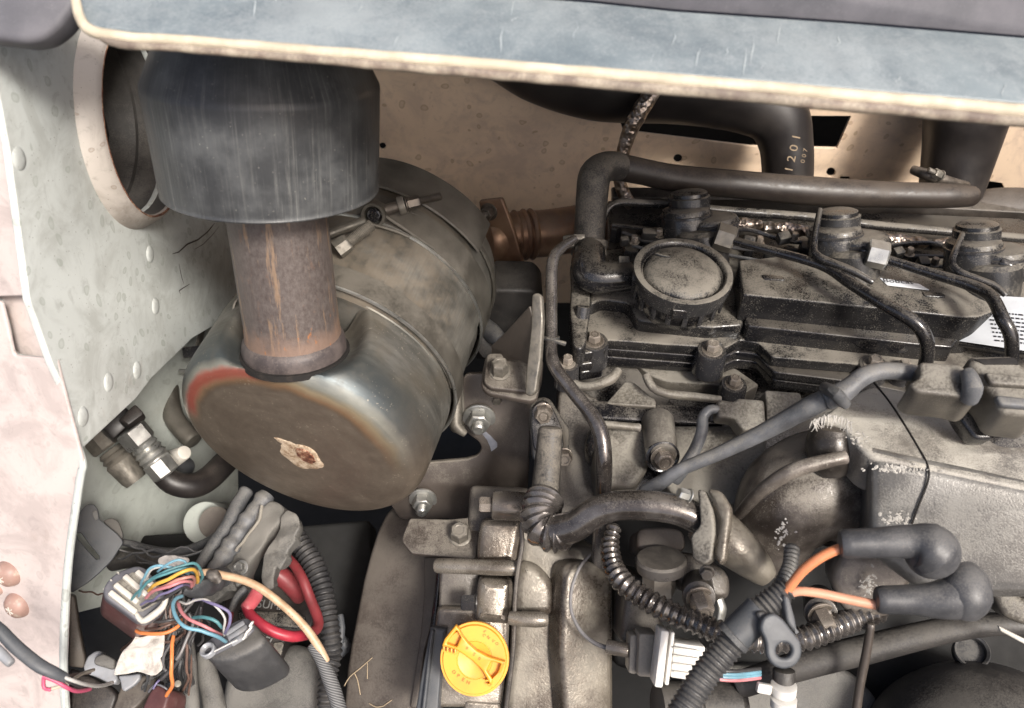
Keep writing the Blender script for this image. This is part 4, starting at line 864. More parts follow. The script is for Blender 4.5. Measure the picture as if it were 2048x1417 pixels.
# dusty ribs cast below the cover
T = thing('head_casting', 'dust-caked casting with ribs and port bosses in front of the cylinder head', 'casting', 1290, 960, .76)
lc = z0.up(-.038)
part(T, 'dusty_shelf', slab(lc, [(1262, 720), (1340, 728), (1470, 735), (1520, 770), (1480, 790), (1440, 770), (1330, 762), (1300, 750)], .02, .002, .004), M['castdust'])
part(T, 'triangle_face', slab(PC(1260, 790, .755, -.1, .55, .8), [(1210, 808), (1250, 762), (1268, 764), (1312, 800), (1312, 815)], .02, .002, .003), M['castdust'])
part(T, 'hooked_rib', tube([(1148, 768, .742, 9), (1168, 774, .738, 9), (1195, 770, .735, 10), (1222, 758, .735, 11), (1236, 742, .74, 9)], 16), M['castdust'])
part(T, 'hooked_rib', tube([(1293, 752, .742, 9), (1305, 775, .738, 9), (1335, 788, .735, 9), (1390, 794, .735, 9), (1440, 800, .735, 8)], 16), M['castdust'])
part(T, 'oily_band', slab(PC(1320, 825, .75, 0, .35, .93), [(1175, 800), (1450, 815), (1450, 850), (1310, 846), (1185, 838)], .02, .002, .003), M['black'])
part(T, 'port_block', slab(PC(1240, 900, .728, .05, .45, .9), [(1196, 842), (1280, 850), (1300, 860), (1300, 935), (1270, 975), (1205, 975), (1188, 900)], .05, .006, .008), M['castdust'])
part(T, 'port_ridge', tube([(1195, 848, .722, 8), (1240, 852, .722, 8), (1278, 856, .724, 9)], 14), M['castdust'])
part(T, 'boss', cyl(W(1315, 838, .745), W(1324, 915, .705), rr(33, .74), rr(32, .71), .004), M['castdust'])
part(T, 'dark_bolt_recess', lathe(W(1325, 914, .706), cv(.05, -.35, .95), [(-.01, .0135), (.001, .0142), (.0018, .0130), (.0006, .011)], 32), M['black'])
part(T, 'recessed_bolt', hexbolt(W(1326, 916, .704), cv(.05, -.35, .95), .0080, .008, 1.3), M['castwet'])
part(T, 'right_wall', slab(PC(1440, 900, .735, .0, .4, .9), [(1330, 850), (1540, 850), (1520, 1000), (1480, 1010), (1360, 1000), (1330, 970)], .05, .005, .006), M['castdust'])
part(T, 'left_face', slab(PC(1170, 860, .765, 0, .2, 1), [(1120, 760), (1200, 800), (1205, 1060), (1090, 1060)], .05, .003, .004), M['iron'])
part(T, 'oily_pad', dent(ball(W(1188, 895, .745), rr(26, .74), .8, 1, 2.2), .0006, 60), M['black'])
T = thing('sensor_plug', 'dusty flat sensor plug with grey cable on the head casting', 'plug', 1480, 860, .71)
part(T, 'housing', slab(PC(1484, 828, .70, .05, .4, .9), XP('f', [(250, 985), (345, 1000), (365, 980), (515, 990), (525, 1140), (400, 1170), (370, 1140), (345, 1100), (250, 1090)]), .018, .003, .004), M['castdust'])
part(T, 'connector_block', slab(PC(1565, 815, .71, .05, .4, .9), XP('f', [(515, 935), (720, 950), (730, 1000), (700, 1080), (530, 1150), (522, 985)]), .02, .002, .003), M['castdust'])
part(T, 'cable', tube([(1438, 820, .705, 9), (1420, 820, .705, 10), (1406, 835, .705, 11), (1404, 862, .70, 12), (1392, 895, .70, 12), (1372, 930, .695, 13), (1350, 960, .70, 13)], 16), M['cable'])

# thin bent pipe at the left of the cover
solo('bent_oil_pipe', 'thin bent oil-wet pipe coming down left of the valve cover to the casting below', 'pipe', tube([(1150, 478, .76, 8), (1128, 492, .755, 10), (1106, 520, .745, 12), (1103, 590, .735, 12), (1103, 660, .725, 12), (1106, 725, .71, 13), (1142, 778, .70, 14), (1182, 828, .69, 15), (1202, 870, .685, 17), (1208, 930, .685, 17), (1206, 1000, .70, 15), (1198, 1080, .72, 14), (1196, 1150, .74, 13)], 22), M['wethose'])
solo('cable_tie', 'thin black cable tie round the bent pipe near the gusset bracket', 'cable tie', lathe(W(1104, 678, .722), cv(.0, 1, .25), [(-.002, .0058), (-.0018, .0066), (.0018, .0066), (.002, .0058)], 20, bm=tube([(1085, 676, .722, 5), (1100, 680, .716, 4), (1130, 688, .718, 5)], 8)), M['blackplastic'])
T = thing('pipe_flange', 'black oval flange with an oily hex bolt behind the dusty upright tube', 'flange', 1100, 960, .76)
FL = PC(1095, 880, .755, .05, .15, 1)
part(T, 'outer_plate', slab(FL, XP('n', [(740, 400), (790, 345), (840, 330), (890, 350), (1010, 540), (1025, 580), (1022, 760), (1000, 800), (900, 830), (760, 780), (745, 600)]), .006, .002, .004), M['blackplastic'])
part(T, 'inner_plate', slab(FL.up(.004), XP('n', [(755, 410), (800, 365), (850, 355), (900, 400), (975, 560), (985, 700), (850, 760), (770, 700), (755, 560)]), .004, .001, .004), M['black'])
part(T, 'hex_bolt', hexbolt(FL.up(.004).hit(1086, 824), cv(0, -.3, 1), rr(18, .75), .011, 1.1, rot=.2), M['castwet'])
part(T, 'lower_bolt', hexbolt(W(1128, 912, .755), cv(0, -.3, 1), rr(16, .75), .008, 1.1), M['castwet'])
solo('upright_tube', 'dusty upright steel tube rising from the ribbed hose elbow', 'tube', tube([(1101, 862, .70, 25), (1098, 900, .70, 26), (1093, 960, .695, 28), (1090, 1010, .69, 30)], 32), M['hose'])
T = thing('coolant_hose', 'oil-wet hose with a ribbed elbow bending from the upright tube to the flange fitting', 'hose', 1250, 1060, .66)
part(T, 'ribbed_elbow', tube([(1090, 998, .680, 36), (1080, 1030, .668, 38), (1090, 1060, .660, 38), (1122, 1068, .656, 36)], 40, corr=(.0056, .0016)), M['wethose'], 'deep rings round the elbow')
part(T, 'hose_body', tube([(1112, 1062, .655, 34), (1150, 1052, .648, 31), (1190, 1025, .642, 30), (1235, 1012, .638, 30), (1300, 1012, .634, 30), (1360, 1022, .632, 30), (1408, 1045, .632, 30)], 32), M['wethose'])
part(T, 'hose_lip', lathe(W(1120, 1066, .655), W(1150, 1052, .648) - W(1112, 1062, .655), [(-.003, .0125), (-.001, .0140), (.003, .0140), (.005, .0122)], 32), M['wethose'])

# thin wiring and clips lying along the back of the valve cover
T = thing('injector_wiring', 'thin black injector wiring with small clips along the back of the valve cover', 'wiring', 1600, 470, .82)
random.seed(5)
for k, y0 in enumerate((448, 470, 492)):
    pts = []; x = 1225 + 20 * k
    while x < 2080:
        pts.append((x, y0 + (x - 1225) * .075 + random.uniform(-9, 9), .815 - .006 * k, 4.5 - .5 * k)); x += random.uniform(55, 95)
    part(T, 'strand', tube(pts, 8), M[['black', 'w_black', 'tape'][k]])
for x, y in ((1300, 462), (1500, 478), (1570, 470), (1612, 490), (1800, 500), (1850, 520), (1905, 512), (1250, 476), (1545, 505)):
    part(T, 'clip', pxbox(x, y, .800, random.uniform(16, 30), random.uniform(12, 22), .010, random.uniform(-20, 20), (0, .5, .8), .0015), M['blackplastic'])
    part(T, 'clip_pin', hexbolt(W(x + 18, y + 8, .803), Vec((0, 0, 1)), .0034, .006, 1.5), M['castwet'])

# ================= LOWER MIDDLE: GEAR HOUSING =================
T = thing('flywheel_guard', 'broad brown curved guard plate beside the dark gap, under the muffler', 'guard', 780, 1417, .84)
GP = PC(800, 1200, .83, -.25, .35, .9)
part(T, 'guard_plate', slab(GP, [(800, 1000), (773, 1023), (752, 1065), (738, 1111), (724, 1165), (714, 1217), (700, 1290), (692, 1340), (686, 1420), (684, 1500), (840, 1500), (840, 1420), (862, 1256), (880, 1115), (890, 1040)], .07, .005, .01), M['shroud'])
part(T, 'inner_lip', slab(GP.up(.004), XP('h', [(560, 560), (640, 560), (625, 760), (598, 960), (560, 1100), (520, 1417), (480, 1417), (540, 1000), (562, 760)]), .008, .0015, .003), M['shroud'])
bm = bmesh.new()
for pts in ([(110, 1290), (140, 1240), (200, 1190), (268, 1130)], [(165, 1215), (185, 1260), (200, 1340)], [(240, 1160), (240, 1250)], [(250, 1390), (290, 1410), (330, 1405)], [(330, 1405), (380, 1370)]):
    L = []
    for x, y in pts:
        x, y = X('h', x, y); q = GP.up(.0008).hit(x, y); dd = (q - CAM).dot(FW); L.append((x, y, dd, 1.0))
    tube(L, 6, bm=bm)
solo('dry_straw', 'broken dry straw and grass stalks stuck on the brown guard', 'straw', bm, M['straw'])
T = GH = thing('gear_housing', 'grimy cast gear housing in the lower middle carrying the yellow oil cap', 'housing', 1100, 1417, .78)
HF = PC(1100, 1250, .735, .05, .12, 1)
part(T, 'main_casting', slab(HF, [(1040, 1045), (1058, 1060), (1110, 1100), (1200, 1095), (1226, 1150), (1228, 1500), (1000, 1500), (1012, 1380), (1022, 1300), (1026, 1180), (1038, 1110)], .10, .008, .01), M['cast'])
part(T, 'side_facet', slab(PC(1185, 1270, .718, .35, .1, .9), [(1128, 1130), (1180, 1120), (1226, 1150), (1226, 1500), (1135, 1500), (1120, 1300)], .03, .006, .01), M['cast'])
part(T, 'raised_web', slab(HF.up(.010), XP('h', [(1110, 580), (1200, 600), (1290, 690), (1310, 800), (1290, 900), (1070, 900), (1075, 700)]), .03, .008, .008), M['cast'])
part(T, 'long_boss', tube(XP2('h', [(1055, 905, .713, 40), (1120, 912, .711, 42), (1200, 915, .710, 44), (1250, 915, .711, 38)]), 28), M['castwet'])
part(T, 'cap_pad', slab(HF.up(-.004), XP('h', [(640, 840), (1050, 850), (1040, 1100), (1000, 1417), (600, 1417), (620, 960)]), .05, .004, .006), M['castwet'])
part(T, 'dark_recess_wall', slab(HF.up(-.014), XP('h', [(650, 600), (880, 600), (880, 980), (640, 980)]), .05, .003, .004), M['iron'])
part(T, 'upper_block', slab(HF.up(.002), XP('h', [(890, 350), (1110, 345), (1120, 380), (1100, 500), (1085, 600), (860, 600), (868, 450)]), .05, .006, .006), M['castwet'])
part(T, 'cross_ridge', tube(XP2('h', [(640, 610, .735, 42), (760, 612, .728, 44), (980, 620, .722, 44), (1088, 622, .722, 44)]), 28), M['castwet'])
part(T, 'middle_block', slab(HF.up(.010), XP('h', [(875, 680), (1065, 690), (1068, 760), (1055, 900), (1040, 950), (850, 930), (848, 880), (862, 760)]), .05, .008, .008), M['castwet'])
part(T, 'upper_boss', cyl(W(*X('h', 945, 265), .735), W(*X('h', 1140, 275), .735), rr(29, .735), None, .003), M['castwet'])
part(T, 'boss_bolt', hexbolt(W(985, 1010, .737), cv(-1, .03, .1), rr(17, .735), .010, 1.15), M['castwet'])
part(T, 'side_bolt', hexbolt(W(952, 1206, .718), cv(-1, .03, .1), rr(17, .715), .011, 1.1), M['black'])
part(T, 'under_block', slab(PC(1000, 1000, .775, 0, .3, 1), [(940, 970), (1060, 975), (1075, 1060), (1040, 1110), (960, 1130), (930, 1120)], .06, .004, .006), M['iron'])
part(T, 'parting_flange', tube([(1062, 1000, .715, 5), (1044, 1050, .712, 5), (1044, 1090, .712, 5), (1036, 1140, .712, 5), (1030, 1200, .713, 5), (1026, 1300, .716, 5), (1012, 1420, .72, 5)], 10), M['iron'])
part(T, 'drain_plate', slab(HF.up(-.003), XP('h', [(790, 1370), (1000, 1385), (990, 1500), (780, 1500)]), .02, .003, .004), M['castwet'])
solo('rubber_strip', 'straight blue grey rubber strip left of the yellow oil cap', 'strip', slab(PC(860, 1340, .72, -.1, .15, 1), XP('h', [(598, 958), (684, 970), (660, 1180), (636, 1500), (500, 1500), (560, 1150)]), .02, .002, .001, bm=slab(PC(860, 1340, .715, -.1, .15, 1), XP('h', [(598, 975), (618, 975), (560, 1500), (535, 1500)]), .01, .002, .001)), M['greyrubber'])
solo('dark_seal_blade', 'thin black seal edge standing between guard and housing', 'seal', slab(PC(868, 1180, .765, -.6, .1, .8), XP('h', [(640, 570), (655, 570), (640, 760), (618, 960), (592, 958), (620, 760)]), .004, .001, .001), M['black'])

# yellow oil filler cap
YA = cv(.0, .10, 1); YC = W(949, 1320, .675); Y = Plane(YC, YA); yr = rr(69.5, .675)
T = part(GH, 'oil_cap', lathe(YC, YA, [(-.020, yr * .90), (-.008, yr * .96), (-.0045, yr), (-.0035, yr), (-.002, yr * .985), (-.002, yr * .93), (-.0008, yr * .915), (0, yr * .90), (0, yr * .52), (-.0006, yr * .51), (-.0006, yr * .49), (0, yr * .48), (-.0012, yr * .2), (-.0015, .0001)], 80, sq=1.06, ref=RX), M['yellow'], 'bright yellow twist-off oil cap reading OPEN')
def osc(pts): return XP('o', pts)
poly = osc([(390, 160), (440, 215), (500, 330), (580, 430), (700, 540), (850, 620), (940, 655), (1145, 715), (1080, 870), (945, 1010), (940, 1120), (860, 960), (780, 830), (640, 700), (500, 600), (390, 530), (180, 475), (220, 370)])
w1 = osc([(400, 238), (470, 345), (405, 490), (255, 440)]); w2 = osc([(930, 712), (1075, 745), (1030, 880), (945, 975), (860, 850)])
part(T, 'grip', slab(Y.up(.0065), poly, .0085, .0012, .0008, holes=[w1, w2]), M['yellow'])
bm = bmesh.new()
for x, y in ((215, 500), (270, 515), (330, 530), (385, 545)): obox(Y.up(.002).hit(*X('o', x, y + 5)), Y.u * .0006, Y.v * .0022, Y.n * .0035, .0003, bm)
for x, y in ((880, 980), (912, 1040)): obox(Y.up(.002).hit(*X('o', x - 12, y)), Y.u * .0018, Y.v * .0006, Y.n * .0035, .0003, bm)
part(T, 'grip_ribs', bm, M['yellow'])
bm = bmesh.new()
for ch, x, y, a in (('O', 365, 870, -32), ('P', 430, 925, -28), ('E', 505, 985, -24), ('N', 580, 1030, -20)): text(Y, *X('o', x, y), ch, rr(9.5, .675), a, .0008, bm)
for ch, x, y, a in (('\u2190', 590, 1115, 10), ('\u2191', 262, 880, 30)): pass
part(T, 'open_lettering', bm, M['yellowtxt'])
bm = bmesh.new()
for ch, x, y, a in (('C', 820, 310, -60), ('N', 885, 345, -50), ('S', 830, 250, -60), ('V', 960, 400, -30), ('O', 1015, 440, -20)): text(Y, *X('o', x, y), ch, rr(8, .675), a, .0006, bm)
for ch, x, y, a in (('9', 560, 510, -35), ('5', 670, 600, -35), ('0', 750, 668, -35)): text(Y.up(.0065), *X('o', x, y), ch, rr(9, .675), a, .0006, bm)
part(T, 'symbols', bm, M['yellowtxt'])

# ================= LOWER RIGHT =================
T = thing('flange_fitting', 'dusty two-bolt flange fitting with an angled nozzle at the end of the wet hose', 'fitting', 1450, 1110, .64)
part(T, 'nozzle', tube([(1405, 1045, .64, 44), (1440, 1068, .635, 47), (1475, 1098, .63, 44), (1510, 1130, .63, 34), (1532, 1152, .63, 24)], 28, sq=1.0), M['cast'])
part(T, 'flange', slab(PC(1415, 1050, .610, -.55, .35, .75), [(1394, 978), (1408, 980), (1424, 1020), (1428, 1065), (1422, 1120), (1408, 1130), (1384, 1118), (1380, 1072), (1400, 1050)], .008, .002, .003), M['castdust'])
part(T, 'flange', slab(PC(1440, 1050, .605, -.45, .35, .8), [(1412, 976), (1440, 980), (1462, 1015), (1450, 1120), (1438, 1130), (1428, 1110), (1440, 1040)], .010, .003, .004), M['cast'])
part(T, 'blue_tinted_bolt', hexbolt(W(1378, 992, .625), cv(-.9, .3, .3), rr(12, .625), .008, 1.2), M['zinc'])
part(T, 'small_screw', hexbolt(W(1414, 1145, .66), cv(-.2, -.3, .9), rr(13, .66), .004, 1.2), M['iron'])

T = thing('intake_elbow', 'soot-brown intake elbow with curved ribs bulging in front of the manifold', 'elbow', 1610, 1100, .66)
part(T, 'elbow_body', dent(tube([(1548, 1120, .69, 60), (1552, 1060, .685, 86), (1584, 1004, .68, 108), (1640, 976, .684, 116), (1715, 985, .690, 112)], 56), .0008, 30), M['manifold'])
part(T, 'upper_neck', tube([(1668, 925, .645, 46), (1662, 892, .640, 50), (1664, 866, .638, 42)], 32), M['iron'])
for pts in ([(1478, 1030, .655, 11), (1520, 985, .628, 14), (1590, 940, .611, 16), (1690, 915, .608, 14)],):
    part(T, 'rib', tube(pts, 14), M['manifold'])
def crust(pl, cx, cy, w_, h_, n, seed, par):
    random.seed(seed); bm = bmesh.new()
    for _ in range(n):
        x = cx + random.gauss(0, w_ * .5); y = cy + random.gauss(0, h_ * .5); q = pl.hit(x, y); s_ = rr(random.uniform(.8, 3.4), .63)
        a0 = random.uniform(0, 6); L_ = random.uniform(.8, 2.4); U1 = pl.u * math.cos(a0) + pl.v * math.sin(a0); V1 = pl.n.cross(U1); vs = []
        for k in range(9):
            t = k * 2 * math.pi / 9; e = random.uniform(.5, 1.25); vs.append(bm.verts.new(q + U1 * math.cos(t) * s_ * L_ * e + V1 * math.sin(t) * s_ * e))
        c_ = bm.verts.new(q + pl.n * s_ * .5)
        for k in range(9): bm.faces.new((vs[k], vs[(k + 1) % 9], c_))
    return part(par, 'white_crust', dent(bm, .0004, 300), M['whitecrust'], 'flecks of white crust', 'stuff')
T = thing('intake_manifold', 'large dusty intake manifold box with rounded edges at the right', 'manifold', 1900, 1180, .66)
EA, EB = (1738, 912, .602), (2100, 988, .574)
mt = P3(EA, EB, (1748, 768, .668)); mf = P3(EA, EB, (1790, 1130, .600))
def dep(pl, x, y): return (pl.hit(x, y) - CAM).dot(FW)
part(T, 'top_face', dent(slab(mt, [(1640, 836), (1690, 795), (1748, 768), (1900, 798), (1955, 850), (1990, 890), (2300, 900), (2300, 1030), (1856, 937), (1738, 913), (1704, 876), (1680, 846)], .035, .004, .012), .0004, 25), M['paletop'])
part(T, 'front_face', dent(slab(mf, [(1737, 908), (1856, 932), (2180, 1000), (2180, 1200), (1960, 1200), (1840, 1185), (1760, 1125), (1732, 1095), (1738, 1050)], .045, .008, .012), .0004, 22), M['greyfront'])
part(T, 'rounded_edge', tube([(x, y, dep(mt, x, y) + .0095, 20) for x, y in ((1742, 914), (1800, 927), (1860, 940), (1950, 958), (2180, 1008))], 20), M['greyfront'])
gp = [(1748, 766), (1780, 806), (1808, 848), (1835, 893), (1853, 925)]; gq = [(1858, 950), (1852, 975), (1838, 1010), (1824, 1048)]
part(T, 'gasket_bead', tube([(x, y, dep(mt, x, y) - .0002, 2.2) for x, y in gp] + [(x, y, dep(mf, x, y) - .0015, 2.2) for x, y in gq], 8), M['hole'])
part(T, 'casting_rib', tube([(x, y, dep(mf, x, y) + .0045, 14) for x, y in ((2030, 985), (2010, 1060), (1975, 1150))], 16), M['greyfront'])
part(T, 'lower_web', slab(PC(1780, 1150, .64, -.2, -.05, 1), [(1690, 1100), (1810, 1090), (1830, 1160), (1780, 1240), (1690, 1230), (1660, 1160)], .04, .006, .008), M['manifold'])
crust(PC(1570, 1070, .600, -.3, .1, 1), 1563, 1072, 16, 40, 34, 12, T)
crust(mt, 1715, 872, 22, 26, 46, 5, T)
crust(mf, 1790, 940, 60, 9, 60, 6, T)
crust(mf, 1790, 1040, 34, 12, 50, 8, T)
crust(PC(1730, 1160, .636, -.2, .0, 1), 1735, 1170, 14, 26, 40, 9, T)
bm = bmesh.new(); random.seed(4)
for k in range(26):
    x = 1624 + k * 3.1; y = 834 + 14 * ((x - 1662) / 40) ** 2 + random.uniform(-2, 2)
    tube([(x, y - 3, .589, 1.5), (x + random.uniform(-4, 4), y + random.uniform(3, 9), .588, 1.2), (x + random.uniform(-7, 5), y + random.uniform(10, 24), .589, .5)], 6, bm=bm)
part(T, 'crust_fringe', bm, M['whitecrust'], 'dripping fringe of pale crust', 'stuff')
T = thing('sensor_harness', 'grey tape-wrapped cable from the wet hose up to the big dusty connector', 'cable', 1640, 800, .62)
part(T, 'thin_run', tube([(1290, 985, .67, 16), (1330, 960, .66, 14), (1360, 940, .655, 13), (1436, 908, .645, 14), (1524, 866, .63, 17), (1616, 816, .61, 21), (1665, 792, .60, 20)], 24), M['cable'])
part(T, 'thick_run', tube([(1655, 797, .60, 24), (1690, 782, .597, 21), (1729, 752, .595, 19), (1771, 742, .595, 18), (1835, 748, .597, 17)], 24, wob=.12), M['cable'])
part(T, 'tape_turn', dent(tube([(1650, 776, .598, 12), (1672, 788, .582, 13), (1690, 808, .590, 12)], 14), .0008, 200), M['tape'])
T = thing('harness_connector', 'dusty two-piece connector plugged at the right edge above the manifold', 'connector', 1900, 800, .60)
part(T, 'socket', slab(PC(1880, 762, .57, -.1, .5, .85), XP('f', [(1390, 770), (1640, 790), (1690, 880), (1740, 910), (1750, 960), (1700, 1000), (1620, 975), (1380, 950), (1330, 900), (1395, 860)]), .035, .003, .004), M['castdust'])
part(T, 'socket_lug', tube([(1935, 745, .565, 14), (1945, 775, .56, 20), (1938, 798, .565, 18)], 20), M['cable'])
part(T, 'plug', slab(PC(2000, 765, .565, -.1, .5, .85), XP('f', [(1680, 735), (1940, 730), (1984, 800), (2100, 810), (2100, 1090), (1860, 1060), (1810, 960), (1740, 880), (1670, 790)]), .04, .006, .006), M['castdust'])
part(T, 'recess', slab(PC(2000, 765, .5655, -.1, .5, .85).up(.0015), XP('f', [(1700, 760), (1930, 750), (1960, 790), (1760, 790)]), .002, .0005, .001), M['hole'])
part(T, 'plug_rib', slab(PC(2000, 765, .565, -.1, .5, .85).up(.005), XP('f', [(1760, 830), (2100, 870), (2100, 920), (1800, 900)]), .006, .002, .003), M['castdust'])
part(T, 'plug_rib', slab(PC(2000, 765, .565, -.1, .5, .85).up(.005), XP('f', [(1820, 960), (2100, 990), (2100, 1040), (1850, 1020)]), .006, .002, .003), M['cable'])
part(T, 'lock_clip', slab(PC(1935, 815, .60, -.1, .3, .9), [(1905, 800), (1960, 805), (1975, 840), (1990, 880), (1950, 880), (1920, 840)], .02, .003, .004), M['black'])

solo('black_terminal_boot', 'upper black rubber terminal boot with a rounded head on the orange lead', 'boot', tube([(1688, 1088, .548, 29), (1750, 1086, .545, 30), (1822, 1084, .542, 34), (1850, 1092, .54, 50), (1870, 1108, .54, 52), (1882, 1120, .54, 42)], 36, bm=ball(W(1864, 1104, .542), rr(53, .54), 1, 1, 1.05, u=30, v=20)), M['boot'])
solo('black_terminal_boot', 'lower black rubber terminal boot with a long rounded head', 'boot', tube([(1760, 1200, .552, 27), (1830, 1200, .549, 30), (1880, 1200, .546, 38), (1922, 1190, .546, 48), (1928, 1168, .547, 48)], 36, bm=tube([(1920, 1150, .552, 40), (1928, 1168, .548, 48), (1930, 1192, .545, 50), (1926, 1210, .547, 42)], 36)), M['boot'])
solo('orange_lead', 'upper faded orange lead curving into the upper black boot', 'lead', tube([(1572, 1185, .565, 10), (1590, 1160, .56, 10), (1612, 1136, .556, 10.5), (1650, 1110, .552, 10.5), (1700, 1090, .549, 10)], 18), M['orange'])
solo('orange_lead', 'lower pale orange lead running to the lower black boot', 'lead', tube([(1575, 1190, .566, 9), (1598, 1183, .563, 9), (1640, 1187, .56, 9.5), (1700, 1200, .557, 10), (1770, 1214, .553, 10)], 18), M['peach'])
T = thing('lead_conduit', 'ribbed grey conduit carrying the two orange leads to the lower right', 'conduit', 1440, 1380, .58)
part(T, 'main_run', tube([(1575, 1178, .568, 20), (1548, 1200, .568, 26), (1507, 1235, .568, 27), (1460, 1290, .567, 28), (1410, 1350, .565, 28), (1360, 1430, .56, 28), (1330, 1480, .56, 28)], 28, corr=(.0036, .0007)), M['loom'])
part(T, 'branch', tube([(1584, 1098, .600, 15), (1580, 1130, .59, 14), (1566, 1165, .578, 15), (1548, 1195, .570, 17)], 20, corr=(.0036, .0005)), M['loom'])
part(T, 'clip_sleeve', lathe(W(1470, 1272, .566), W(1525, 1218, .566) - W(1470, 1272, .566), [(0, .0100), (.0005, .0112), (.024, .0112), (.0245, .0100)], 32), M['greyrubber'])
part(T, 'sleeve_band', lathe(W(1462, 1280, .5655), W(1525, 1218, .566) - W(1470, 1272, .566), [(0, .0105), (.0005, .0120), (.004, .0120), (.0045, .0105)], 32), M['ivory'] if False else M['tape'])
rg = PC(1560, 1290, .545, .1, .1, 1)
T = thing('p_clip', 'grey plastic ring clip hanging from the conduit', 'clip', 1570, 1335, .55)
ring_o = [(1533, 1285), (1520, 1258), (1527, 1235), (1548, 1226), (1566, 1238), (1603, 1285), (1606, 1310), (1594, 1332), (1570, 1341), (1548, 1334), (1534, 1315)]
part(T, 'ring_plate', slab(rg, ring_o, .006, .0018, .008, holes=[circ(1569, 1302, 16)]), M['greyrubber'])
part(T, 'strap', slab(PC(1540, 1240, .550, -.1, .2, 1), [(1510, 1225), (1532, 1222), (1560, 1270), (1555, 1290), (1535, 1275)], .010, .002, .003), M['loom'])
part(T, 'strap', slab(PC(1580, 1220, .556, .2, .2, 1), [(1568, 1190), (1580, 1195), (1592, 1240), (1598, 1275), (1575, 1245)], .008, .002, .003), M['greyrubber'])
T = thing('wet_corrugated_hose', 'oily corrugated conduit snaking under the sensor to the right', 'conduit', 1400, 1260, .66)
part(T, 'run', tube([(1228, 1055, .70, 13), (1220, 1090, .69, 17), (1226, 1130, .675, 19), (1246, 1165, .66, 21), (1285, 1194, .65, 22), (1340, 1225, .64, 22), (1395, 1248, .635, 22), (1450, 1268, .635, 22), (1520, 1283, .64, 22), (1600, 1278, .64, 23), (1660, 1258, .645, 23), (1710, 1238, .65, 23), (1760, 1220, .655, 22)], 26, corr=(.0058, .0011)), M['wethose'])
T = thing('oil_pressure_sensor', 'dusty brown hex sensor standing on its dark stem behind the wet conduit', 'sensor', 1310, 1200, .70)
part(T, 'hex_body', lathe(W(1318, 1185, .685), cv(-.05, 1, .3), [(0, rr(32, .69)), (.001, rr(34, .69)), (.020, rr(33, .69)), (.024, rr(28, .69)), (.026, rr(20, .69))], 6), M['castdust'])
part(T, 'socket_rim', lathe(W(1322, 1120, .675), cv(-.05, 1, .3), [(-.008, rr(48, .69)), (.0, rr(50, .69)), (.002, rr(46, .69))], 32), M['iron'])
part(T, 'stem', slab(PC(1275, 1230, .70, .1, 0, 1), [(1258, 1150), (1320, 1160), (1330, 1290), (1240, 1290)], .04, .006, .006), M['iron'])
part(T, 'shoulder', slab(PC(1310, 1080, .70, 0, .3, 1), XP('p', [(190, 40), (520, 30), (720, 60), (760, 300), (520, 330), (300, 310), (190, 280)]), .05, .003, .008), M['shroud'])
part(T, 'lower_arm', slab(PC(1400, 1150, .685, 0, .2, 1), XP('p', [(560, 330), (900, 320), (1260, 560), (1260, 840), (1060, 880), (860, 780), (680, 760)]), .05, .006, .01), M['iron'])
for (x, y, q, l_) in ((1398, 1207, 22, 'oily hex bolt above the conduit, left of the ring clip'), (1642, 1240, 22, 'oily hex bolt beside the conduit, right of the ring clip')):
    Tb = thing('hex_bolt', l_, 'bolt', x, y, .64)
    part(Tb, 'head', hexbolt(W(x, y - 12, .655), cv(.05, -.45, .9), rr(q, .65), .016, 1.25, rot=.3), M['castwet'])
    part(Tb, 'boss', cyl(W(x, y - 12, .654), W(x - 4, y - 40, .69), rr(q * 1.5, .65)), M['iron'])
solo('bright_blue_shim', 'small pale blue shim glinting in the gap right of the bolt', 'shim', tube([(1440, 1200, .67, 8), (1445, 1220, .67, 10), (1440, 1245, .67, 8)], 14, sq=.4), M['zinc'])
# thin wire and its white connector
solo('thin_wire_arc', 'thin dark wire bowing over the gear housing to the steel sleeve', 'wire', tube([(1180, 1110, .715, 3), (1158, 1138, .705, 3.4), (1143, 1180, .70, 3.4), (1143, 1224, .695, 3.4), (1162, 1263, .69, 4), (1190, 1287, .685, 4.5), (1220, 1298, .68, 5)], 10), M['w_grey'])
T = thing('sensor_connector', 'dusty grey sensor connector on a shiny sleeve beside the white plug', 'connector', 1285, 1350, .67)
part(T, 'sleeve', cyl(W(1213, 1293, .68), W(1258, 1302, .675), rr(14, .68), None, .001), M['castwet'])
part(T, 'collar', pxbox(1268, 1310, .67, 20, 78, .022, -3, (0, .1, 1), .003), M['castdust'])
part(T, 'housing', pxbox(1295, 1312, .66, 38, 86, .026, -3, (0, .1, 1), .003), M['castdust'])
T = thing('white_plug', 'clean white ribbed electrical plug with blue and pink wires in the lower right', 'plug', 1360, 1360, .64)
part(T, 'face_plate', pxbox(1324, 1319, .632, 17, 112, .024, -8, (0, .1, 1), .0015), M['white'])
part(T, 'second_plate', pxbox(1340, 1318, .634, 8, 104, .022, -8, (0, .1, 1), .001), M['white'])
part(T, 'body', pxbox(1376, 1325, .636, 64, 70, .022, -8, (0, .1, 1), .002), M['white'])
for k in range(4): part(T, 'rib', pxbox(1374, 1300 + k * 16, .632, 56, 4, .002, -8, (0, .1, 1), .0005), M['ivory'])
for k, (mm, y) in enumerate((('w_blue', 1346), ('w_blue', 1352), ('w_pink', 1358), ('w_black', 1340))):
    part(T, 'wire', tube([(1395, y - 6, .64, 4), (1430, y, .64, 4), (1470, y + 3, .642, 4), (1520, y - 2, .66, 4)], 10), M[mm])
